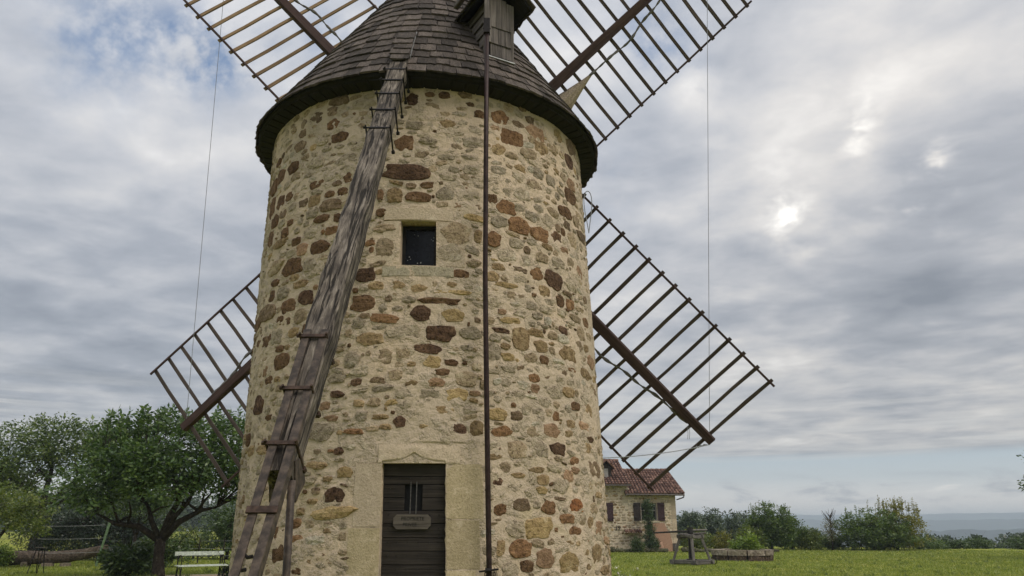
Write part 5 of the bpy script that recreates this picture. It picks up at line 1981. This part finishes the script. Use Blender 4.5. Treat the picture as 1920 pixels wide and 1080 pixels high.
# apple tree left of the mill
AX_, AY_ = -12.35, 28.6
lob = [(-12.6, 28.6, 3.9, 2.4, 2.0, 1.15), (-14.9, 28.6, 3.15, 1.55, 1.5, 0.95), (-10.7, 28.8, 3.9, 1.9, 1.8, 1.1), (-13.7, 28.2, 3.9, 1.7, 1.6, 1.0),
       (-9.4, 29.0, 3.4, 1.4, 1.3, 1.0), (-12.2, 27.6, 3.2, 1.7, 1.1, 0.7), (-15.9, 28.9, 2.75, 0.9, 0.9, 0.6), (-14.6, 27.9, 2.75, 1.1, 0.9, 0.55)]


def apple_top(x, y):
    best = 3.0
    for (a, b, c, rx, ry, rz) in lob:
        k = 1 - ((x - a) / rx) ** 2 - ((y - b) / ry) ** 2
        if k > 0:
            best = max(best, c + rz * math.sqrt(k))
    return best - 0.12


tree('apple_tree', (AX_, AY_, 0), 'spreading apple tree with forked dark trunk and upright leafy shoots left of the mill', 'tree', 'apple', lob, 640, 34, 0.17, 3,
     base=(AX_, AY_, 0), fork=(-12.42, 28.6, 1.30), limbs=[((-14.75, 28.5, 2.12), 0.13), ((-10.6, 28.7, 2.35), 0.14), ((-12.0, 28.9, 2.9), 0.15), ((-13.3, 28.3, 2.9), 0.11), ((-11.3, 28.3, 2.9), 0.11)],
     r0=0.195, csize=0.36, shell=0.35, sprigs=150, sprig_zone=((-15.0, -8.8), (27.4, 29.6), apple_top), sprig_len=0.85, sprig_leaf=0.21)
# walnut behind it
tree('walnut_tree', (-27, 46, 0), 'tall broad walnut tree with an open crown behind the apple tree', 'tree', 'walnut',
     [(-27.5, 46, 5.9, 3.6, 3.2, 2.0), (-24.0, 46, 5.8, 3.0, 2.8, 1.8), (-30.5, 46, 5.3, 3.4, 3.0, 1.9), (-26.3, 45, 6.6, 1.8, 1.6, 1.35), (-24.0, 46, 6.6, 1.6, 1.4, 1.0), (-28.5, 45.5, 4.2, 3.0, 2.4, 1.2), (-21.4, 46.5, 5.4, 1.9, 1.7, 1.2)],
     540, 46, 0.20, 8, base=(-27, 46, 0), fork=(-27, 46, 2.6), limbs=[((-29.5, 46, 4.8), 0.2), ((-24.5, 46, 4.9), 0.2), ((-27, 46, 5.6), 0.2), ((-22.4, 46.3, 5.0), 0.12)], r0=0.36, csize=0.58, shell=0.22)
# small pale fruit tree at the left edge
tree('fruit_tree', (-22.0, 34.5, 0), 'small pale green fruit tree at the left end of the lying log', 'tree', 'young',
     [(-22.4, 34.5, 2.6, 1.6, 1.3, 0.85), (-20.9, 34.5, 2.35, 1.1, 1.0, 0.7), (-20.6, 34.2, 1.75, 0.8, 0.8, 0.45), (-23.6, 34.5, 2.4, 1.2, 1.0, 0.7)], 230, 40, 0.14, 14,
     base=(-22.2, 34.5, 0), fork=(-22.15, 34.5, 1.0), limbs=[((-21.2, 34.5, 1.9), 0.08), ((-23, 34.5, 2.1), 0.08), ((-22.2, 34.5, 2.4), 0.08)], r0=0.11, csize=0.38, shell=0.3)
# young tree between log and apple trunk
tree('young_tree', (-18.2, 38.0, 0), 'slim young tree with forked stem just right of the green stake', 'tree', 'hedge',
     [(-18.2, 38, 3.0, 1.5, 1.2, 0.9), (-17.0, 38, 2.9, 1.1, 1.0, 0.8)], 150, 36, 0.14, 16, base=(-17.75, 38.0, 0), fork=(-17.7, 38, 1.35), limbs=[((-18.3, 38, 2.3), 0.05), ((-17.0, 38, 2.4), 0.05), ((-17.7, 38, 2.7), 0.05)], r0=0.075, csize=0.34, shell=0.2)
# hedge mass behind the log; deep shade is put into its near-black leaf colour
tree('shade_dark_hedge', (-22.0, 43.5, 0), 'dense hedge clump behind the lying log with deep shade put into its near black leaves', 'hedge', 'dark',
     [(-23.6, 43.5, 1.5, 2.0, 1.2, 1.7), (-21.2, 43.5, 1.4, 2.0, 1.2, 1.7), (-19.6, 43.6, 1.2, 1.2, 1.0, 1.4), (-25.6, 43.8, 1.2, 1.6, 1.0, 1.4), (-22.4, 43.2, 0.7, 2.8, 1.0, 0.9)],
     700, 44, 0.12, 17, base=(-22, 43.6, 0), fork=(-22, 43.6, 1.0), limbs=[((-22.8, 43.6, 2.2), 0.08), ((-21, 43.6, 2.2), 0.08)], r0=0.18, csize=0.42, shell=0.25)


def shrub(name, x, y, w, h, label, leaf, seed, n=90, per=34, size=0.12, group=None, cat='bush', depth=None, lobes=None, csize=0.26, up=0.45, aspect=0.45, z0=None, shell=0.35, sprigs=0, sl=0.6, sprig_leaf=None):
    z0 = float(ground_z(np.array(x), np.array(y))) if z0 is None else z0
    dp = depth or w * 0.8
    lb = lobes or [(x, y, z0 + h * 0.50, w * 0.46, dp * 0.46, h * 0.46), (x - w * 0.2, y, z0 + h * 0.36, w * 0.30, dp * 0.4, h * 0.34), (x + w * 0.22, y, z0 + h * 0.34, w * 0.30, dp * 0.4, h * 0.32)]
    return tree(name, (x, y, z0), label, cat, leaf, lb, n, per, size, seed, base=(x, y, z0), fork=(x, y, z0 + h * 0.22),
                limbs=[((x - w * 0.22, y, z0 + h * 0.5), 0.022 * h), ((x + w * 0.22, y, z0 + h * 0.5), 0.022 * h), ((x, y, z0 + h * 0.66), 0.022 * h)], r0=0.028 * h, csize=csize, shell=shell,
                group=group, up=up, aspect=aspect, sprigs=sprigs, sprig_zone=((x - w * 0.4, x + w * 0.4), (y - dp * 0.2, y + dp * 0.2), lambda a, b: z0 + h * (0.78 - 0.5 * ((a - x) / w) ** 2)), sprig_len=sl, sprig_leaf=sprig_leaf)


shrub('peony_bush', -13.75, 29.2, 1.75, 1.25, 'dark drooping peony bush at the foot of the apple tree', 'hedge', 21, 120, 30, 0.20, aspect=0.34, csize=0.22)
shrub('leafy_bush', -15.1, 35.5, 2.3, 1.9, 'mid green bush behind the apple trunk and peony', 'hedge', 22, 120, 34, 0.13)
shrub('weed_clump', -22.9, 36.3, 1.3, 1.05, 'pale yellow green weeds covering the left end of the log', 'bright', 23, 80, 26, 0.11, cat='plant')
shrub('hazel_bush', -15.6, 44.5, 3.0, 3.5, 'broad leafy hazel bush behind the white bench against the mill', 'hedge', 24, 190, 40, 0.15, csize=0.36)
shrub('pale_bush', -18.2, 46.5, 2.4, 2.0, 'pale green bush between apple trunk and hazel bush', 'young', 25, 110, 34, 0.13)
shrub('dark_weeds', -9.35, 27.5, 0.9, 0.62, 'low dark weeds under the right end of the bench', 'dark', 26, 40, 26, 0.10, cat='plant', csize=0.16)
# field hedge and wood far to the left
for k, (x, y, w, h) in enumerate(((-56, 118, 16, 6.5), (-37, 128, 13, 6.0), (-62, 112, 16, 7.5), (-80, 120, 20, 8), (-52, 170, 18, 7), (-74, 165, 22, 8), (-30, 150, 14, 6))):
    shrub('field_tree', x, y, w * 0.62, h, ('rounded field tree beyond the left meadow' if k < 4 else 'distant field tree behind the left meadow'), 'far', 60 + k, 150, 30, 0.46, group='trees across the left meadow', cat='tree', csize=0.95, shell=0.45)

# log
lg = MB()
pts = [(-24.2, 36.6, 0.27), (-23.2, 36.8, 0.30), (-22.0, 36.9, 0.36), (-21.0, 37.0, 0.36), (-20.2, 37.05, 0.40), (-19.5, 37.1, 0.52), (-18.9, 37.1, 0.66), (-18.5, 37.1, 0.74)]
lg.tube(pts, [0.30, 0.30, 0.29, 0.28, 0.26, 0.23, 0.21, 0.19], 16)
rnd = random.Random(3)
lg.v = [(a + rnd.uniform(-.02, .02), b + rnd.uniform(-.02, .02), c + rnd.uniform(-.02, .02)) for a, b, c in lg.v]
log = lg.build('tree_log', M['log_bark'], smooth=True)
tag(log, 'long grey tree trunk lying on the grass under the trees at left', 'log')
for k, (x, w_) in enumerate(((-21.9, 0.16), (-20.9, 0.30), (-20.1, 0.24))):
    q = MB()
    q.box((x, 36.75, 0.07), (w_, 0.5, 0.14 if k else 0.24))
    tag(q.build('wedge_block', M['planter_top']), ('upright pale block propping the left half of the log', 'pale flat block under the middle of the log', 'pale flat block under the log towards its raised end')[k], 'block', 'blocks under the log')
# green stake with wires
stk = thing('green_stake', (-18.57, 36.5, 0), 'leaning pale green wooden stake in front of the raised log end', 'stake')
beam('post', (-18.60, 36.5, -0.05), (-18.22, 36.5, 2.05), 0.085, 0.07, plain('green_stake_paint', (0.13, 0.20, 0.11), 0.7, 0, 12, 0.25), stk, seg=4, wob=0.01)
for zz in (0.62, 1.22, 1.78):
    cable('wire', (-18.43, 36.5, zz), (-21.6, 36.8, zz - 0.05), 0.03, 0.009, M['lead'], stk)
# iron stand: two thin legs with a plate
ist = thing('iron_stand', (-17.85, 30.6, 0), 'thin legged iron stand on the grass in front of the log', 'stand')
for a, b in (((-18.06, 30.5, 0), (-17.96, 30.7, 0.92)), ((-17.70, 30.5, 0), (-17.72, 30.7, 0.92)), ((-18.02, 31.0, 0), (-17.94, 30.82, 0.92)), ((-17.74, 31.0, 0), (-17.74, 30.82, 0.92))):
    q = MB()
    q.tube([a, b], 0.018, 6)
    q.build('leg', M['iron'], ist)
q = MB()
q.box((-17.84, 30.76, 0.93), (0.34, 0.24, 0.03))
q.build('top_plate', M['gutter'], ist)
# wire fence behind the bench
fen = thing('wire_fence', (-15.0, 40, 0), 'thin wire fence on dark posts behind the bench and apple tree', 'fence')
fp_ = [(-20.0 + 1.15 * k, 39.2 + 0.18 * k) for k in range(7)]
for x, y in fp_:
    q = MB()
    q.tube([(x, y, 0), (x + 0.02, y, 1.15)], 0.032, 6)
    q.build('post', M['black_timber'], fen)
for zz in (0.35, 0.7, 1.05):
    cable('wire', (*fp_[0], zz), (*fp_[-1], zz), 0.02, 0.007, M['cable'], fen)

# ---- right-hand side
tree('column_cypress', (10.05, 58.9, 0), 'narrow dark cypress standing before the farmhouse window', 'tree', 'cypress',
     [(10.02, 58.9, 1.1, 0.44, 0.4, 1.2), (10.0, 58.9, 2.2, 0.34, 0.3, 1.1), (9.88, 58.9, 3.1, 0.15, 0.2, 0.8), (10.14, 58.9, 3.1, 0.16, 0.2, 0.85), (10.15, 58.8, 0.5, 0.55, 0.4, 0.5)],
     230, 34, 0.10, 31, base=(10.05, 58.9, 0), fork=(10.05, 58.9, 1.6), limbs=[((9.9, 58.9, 3.2), 0.04), ((10.2, 58.9, 3.3), 0.04)], r0=0.07, csize=0.20, shell=0.3, up=0.1)
shrub('box_bush', 8.95, 57.9, 1.05, 1.25, 'clipped green bush under the tiled ledge of the farmhouse', 'hedge', 32, 110, 34, 0.075, csize=0.18)
shrub('planter_bush', PX + 0.2, PY, 1.45, 1.0, 'bright green leafy bush growing inside the stone planter', 'bright', 33, 90, 24, 0.19, z0=0.42, csize=0.24, aspect=0.4)
RB = [
    ('round_bush', 20.7, 64.6, 4.4, 3.9, 'bush', 'large dark green bush with twiggy top behind the planter', 360, 0.19, 22, 0.7),
    ('round_bush', 22.6, 65.5, 2.8, 2.9, 'bush', 'rounded green bush right of the twiggy topped bush', 170, 0.17, 6, 0.5),
    ('pale_bush', 18.6, 63.5, 2.4, 1.9, 'young', 'pale green bush peeping out left of the large dark bush', 120, 0.15, 0, 0.5),
    ('pale_bush', 23.9, 65.0, 1.8, 1.7, 'young', 'yellow green bush left of the bare sapling', 110, 0.15, 4, 0.5),
    ('dark_bush', 28.6, 64.0, 6.2, 3.2, 'bush', 'wide dark bush with yellow leaves on its right shoulder', 430, 0.19, 12, 0.8),
    ('yellow_bush', 30.7, 64.6, 4.8, 4.0, 'yellow', 'yellowish bush rising out of the wide dark bush', 190, 0.20, 34, 0.9),
    ('low_bush', 33.6, 67.0, 3.6, 1.15, 'bush', 'low green bush at the lawn edge right of the wide dark bush', 120, 0.16, 0, 0.5),
    ('low_bush', 14.6, 64.0, 2.6, 1.7, 'young', 'pale weedy bush right of the farmhouse corner', 110, 0.15, 6, 0.5),
    ('low_bush', 16.7, 64.5, 2.2, 1.35, 'yellow', 'low yellowish weeds behind the planter left of its bush', 90, 0.14, 4, 0.5),
    ('low_bush', 26.0, 66.0, 2.0, 1.2, 'bush', 'low dull bush between sapling and wide dark bush', 110, 0.15, 0, 0.5),
]
for k, (nm, x, y, w, h, lf, lab, n, sz, sg, sl) in enumerate(RB):
    shrub(nm, x, y, w, h, lab, lf, 80 + k, n, 36, sz, csize=0.34, sprigs=sg, sl=sl, sprig_leaf=0.13)
# low growth along the edge of the lawn
for k in range(11):
    x = 35.5 + 2.6 * k
    shrub('edge_bush', x, 69 + (k % 3), 3.0, 0.62 + 0.14 * (k % 4), 'low hedge bush along the far right edge of the lawn', 'hedge', 120 + k, 70, 30, 0.18, group='bushes along the right lawn edge', csize=0.34)
# dry sapling
sap = thing('bare_sapling', (25.5, 64.5, 0), 'bare twiggy sapling between the two big bushes', 'tree')
q = MB()
rnd = random.Random(9)
q.tube([(25.5, 64.5, -0.1), (25.55, 64.5, 1.4), (25.5, 64.5, 2.9)], [0.06, 0.04, 0.01], 6)
for k in range(46):
    z0 = rnd.uniform(0.7, 2.6)
    a = rnd.uniform(0, 6.28)
    ln = rnd.uniform(0.4, 1.0)
    p0 = Vector((25.53, 64.5, z0))
    q.tube([p0, p0 + Vector((math.cos(a) * ln * 0.5, math.sin(a) * ln * 0.5, ln * 0.6)), p0 + Vector((math.cos(a) * ln * 0.7, math.sin(a) * ln * 0.7, ln))], [0.02, 0.014, 0.006], 4, cap=False)
q.build('trunk', M['bark'], sap)
P_, D_, C_ = crown_points([(25.5, 64.5, 1.4, 0.9, 0.8, 1.1)], 90, 12, np.random.default_rng(5), 0.2, 0.3)
link('crown', leaves_mesh('crown', P_, np.full(len(P_), 0.12), np.random.default_rng(6)), LM['brown'], sap)
# tree just outside the frame on the right whose branches reach in
tree('oak_tree', (33.2, 45, 0), 'tree at the far right edge with branch tips reaching into view', 'tree', 'apple',
     [(33.6, 45, 5.2, 3.6, 3.0, 2.3), (30.55, 45, 4.1, 1.6, 1.2, 0.6), (30.5, 45, 2.2, 1.5, 1.0, 0.5), (32.5, 45, 3.0, 2.4, 2, 1.3)], 330, 40, 0.17, 41,
     base=(33.2, 45, 0), fork=(33.2, 45, 2), limbs=[((30.6, 45, 4.0), 0.12), ((30.4, 45, 2.3), 0.10), ((34.5, 45, 4.6), 0.14), ((33, 45, 5.4), 0.14)], r0=0.26, csize=0.4, shell=0.4)
# dark wood beyond the farmhouse and down the slope
dw = [(29.5, 118, 6.2), (34, 122, 6.0), (25.5, 112, 4.9), (38, 124, 5.6), (41.5, 128, 5.8), (23.0, 104, 4.6), (46, 130, 3.6), (31.5, 112, 5.6), (50, 132, 3.4), (36, 114, 5.2), (27.5, 124, 6.6), (44, 118, 3.2), (26.6, 108, 4.6)]
dl_ = ['crooked topped dark tree beyond the farmhouse', 'dark tree of the wood behind planter and capstan']
for k, (x, y, h) in enumerate(dw):
    shrub('wood_tree', x, y, h * 0.78, h * 0.93, 'dark rounded tree of the wood beyond the lawn', 'far', 150 + k, 190, 30, 0.36, group='trees of the wood beyond the lawn', cat='tree', csize=0.72, shell=0.45)
# tree line down the slope on the right, one mass
rng = np.random.default_rng(77)
PP, DD = [], []
for k in range(150):
    azd = rng.uniform(24, 40)
    d = rng.uniform(170, 330)
    x, y = d * math.sin(R_(azd)), d * math.cos(R_(azd))
    z0 = float(ground_z(np.array(x), np.array(y)))
    top = 1.6 + d * math.tan(R_(-0.42 + 0.30 * mnoise.noise(Vector((azd * 0.9, 0, 0))) + rng.uniform(-0.35, 0.12) + (0.28 if azd > 33.2 else 0) - (0.30 if 30.2 < azd < 31.2 else 0)))
    h = max(3.5, top - z0)
    con = rng.random() < 0.35
    w = h * (0.22 if con else 0.42)
    lb = [(x, y, z0 + h * 0.55, w, w, h * 0.44)] if not con else [(x, y, z0 + h * 0.3, w, w, h * 0.3), (x, y, z0 + h * 0.62, w * 0.6, w * 0.6, h * 0.28), (x, y, z0 + h * 0.86, w * 0.25, w * 0.25, h * 0.14)]
    P_, D_, C_ = crown_points(lb, 60, 12, rng, 0.5, h * 0.10)
    PP.append(P_)
    DD.append(D_)
PP, DD = np.vstack(PP), np.vstack(DD)
link('far_wood', leaves_mesh('far_wood', PP, np.full(len(PP), 0.85), rng, 0.4, 0.7, 0, DD * 0.5), LM['far'], kind='stuff')
# wood on the left far behind the meadow, one mass
PP, DD = [], []
for k in range(120):
    azd = rng.uniform(-42, -10)
    d = rng.uniform(230, 330)
    x, y = d * math.sin(R_(azd)), d * math.cos(R_(azd))
    z0 = float(ground_z(np.array(x), np.array(y)))
    h = rng.uniform(7, 12)
    P_, D_, C_ = crown_points([(x, y, z0 + h * 0.5, h * 0.5, h * 0.5, h * 0.5)], 60, 10, rng, 0.5, h * 0.12)
    PP.append(P_)
    DD.append(D_)
PP, DD = np.vstack(PP), np.vstack(DD)
link('far_wood', leaves_mesh('far_wood', PP, np.full(len(PP), 1.0), rng, 0.4, 0.7, 0, DD * 0.5), LM['far'], kind='stuff')

# white flowering weeds at the foot of the mill
fw = thing('flowering_weed', (1.72, 13.5, 0), 'white flowering weed growing against the right foot of the mill', 'plant')
rng = np.random.default_rng(91)
q = MB()
fp2, sp2, sd2 = [], [], []
rnd = random.Random(4)
for k in range(13):
    x0, y0 = 1.70 + rnd.uniform(-.12, .16), 13.5 + rnd.uniform(-.25, .25)
    e = Vector((x0 + rnd.uniform(-.14, .22), y0 + rnd.uniform(-.15, .15), rnd.uniform(0.55, 1.02)))
    q.tube([(x0, y0, -0.02), Vector((x0, y0, 0)).lerp(e, 0.6) + Vector((0, 0, 0.06)), e], [0.006, 0.004, 0.003], 4, cap=False)
    for j in range(9):
        fp2.append(tuple(e + Vector((rnd.uniform(-.035, .035), rnd.uniform(-.035, .035), rnd.uniform(-.03, .02)))))
    for j in range(12):
        z = rnd.uniform(0.2, 0.9)
        p = Vector((x0, y0, 0)).lerp(e, z)
        sp2.append(tuple(p))
        sd2.append((rnd.uniform(-1, 1), rnd.uniform(-1, 1), 0.4))
q.build('stem', LM['young'], fw)
link('flower', leaves_mesh('flower', np.array(fp2), np.full(len(fp2), 0.030), rng, 0.6, 0.8), plain('white_petal', (0.70, 0.69, 0.62), 0.7), fw)
link('leaf', leaves_mesh('leaf', np.array(sp2), np.full(len(sp2), 0.10), rng, 0.3, 0.3, 0, np.array(sd2)), LM['young'], fw)

# ---- grass blades on the part of the lawn that is seen
rng = np.random.default_rng(123)


def grass(n, az0, az1, d0, d1):
    d = d0 * (d1 / d0) ** rng.random(n)
    az = np.radians(rng.uniform(az0, az1, n))
    x, y = d * np.sin(az), d * np.cos(az)
    keep = (np.hypot(x + 1.42, y - 13.4) > 3.12) & ~(((x - PX) ** 2 + (y - PY) ** 2 < 1.7 ** 2) | ((y > 27.4) & (y < 33.2) & (x > -16) & (x < -1) & (np.abs(y - (29.6 + (x + 10.5) * 0.33)) < 0.85)))
    x, y, d = x[keep], y[keep], d[keep]
    z = ground_z(x, y)
    # tufts are taller in patches
    patch = np.array([mnoise.noise(Vector((a * 0.5, b * 0.5, 0))) for a, b in zip(x, y)])
    h = (0.035 + 0.035 * rng.random(len(x)) + 0.05 * np.clip(patch, 0, 1)) * np.maximum(0.75, 1 + (d - 30) / 90)
    an = rng.uniform(0, 2 * np.pi, len(x))
    w = (0.010 + 0.012 * rng.random(len(x))) * np.maximum(0.35, 1 + (d - 30) / 30)
    ln = rng.normal(size=(len(x), 2)) * h[:, None] * 0.4
    p = np.stack([x, y, z - 0.01], 1)
    s = np.stack([np.cos(an) * w, np.sin(an) * w, np.zeros_like(w)], 1)
    tip = p + np.stack([ln[:, 0], ln[:, 1], h], 1)
    return np.stack([p - s, p + s, tip], 1).reshape(-1, 3)


gv = np.vstack([grass(120000, 3, 36, 28.5, 74), grass(60000, -36, -17, 28.5, 50), grass(110000, -62, 62, 5.0, 30)])
gm = mesh_np('grass', gv, np.arange(len(gv)).reshape(-1, 3), 3)
link('grass', gm, leaf_mat('grass_blade', (0.155, 0.205, 0.033), (0.22, 0.26, 0.044), (0.32, 0.31, 0.083), 0.3), kind='stuff')
# taller stray weeds
rnd = random.Random(17)
wv, wd = [], []
for k in range(420):
    d = 29 * (72 / 29) ** rnd.random()
    az = R_(rnd.choice((rnd.uniform(4, 36), rnd.uniform(4, 36), rnd.uniform(-34, -20))))
    x, y = d * math.sin(az), d * math.cos(az)
    for j in range(14):
        wv.append((x + rnd.gauss(0, .05), y + rnd.gauss(0, .05), 0))
        wd.append((rnd.uniform(-.6, .6), rnd.uniform(-.6, .6), 1.6))
link('lawn_weeds', leaves_mesh('lawn_weeds', np.array(wv), np.full(len(wv), 0.14), rng, 0.1, 0.14, 0, np.array(wd) * 1.5), LM['young'], kind='stuff')
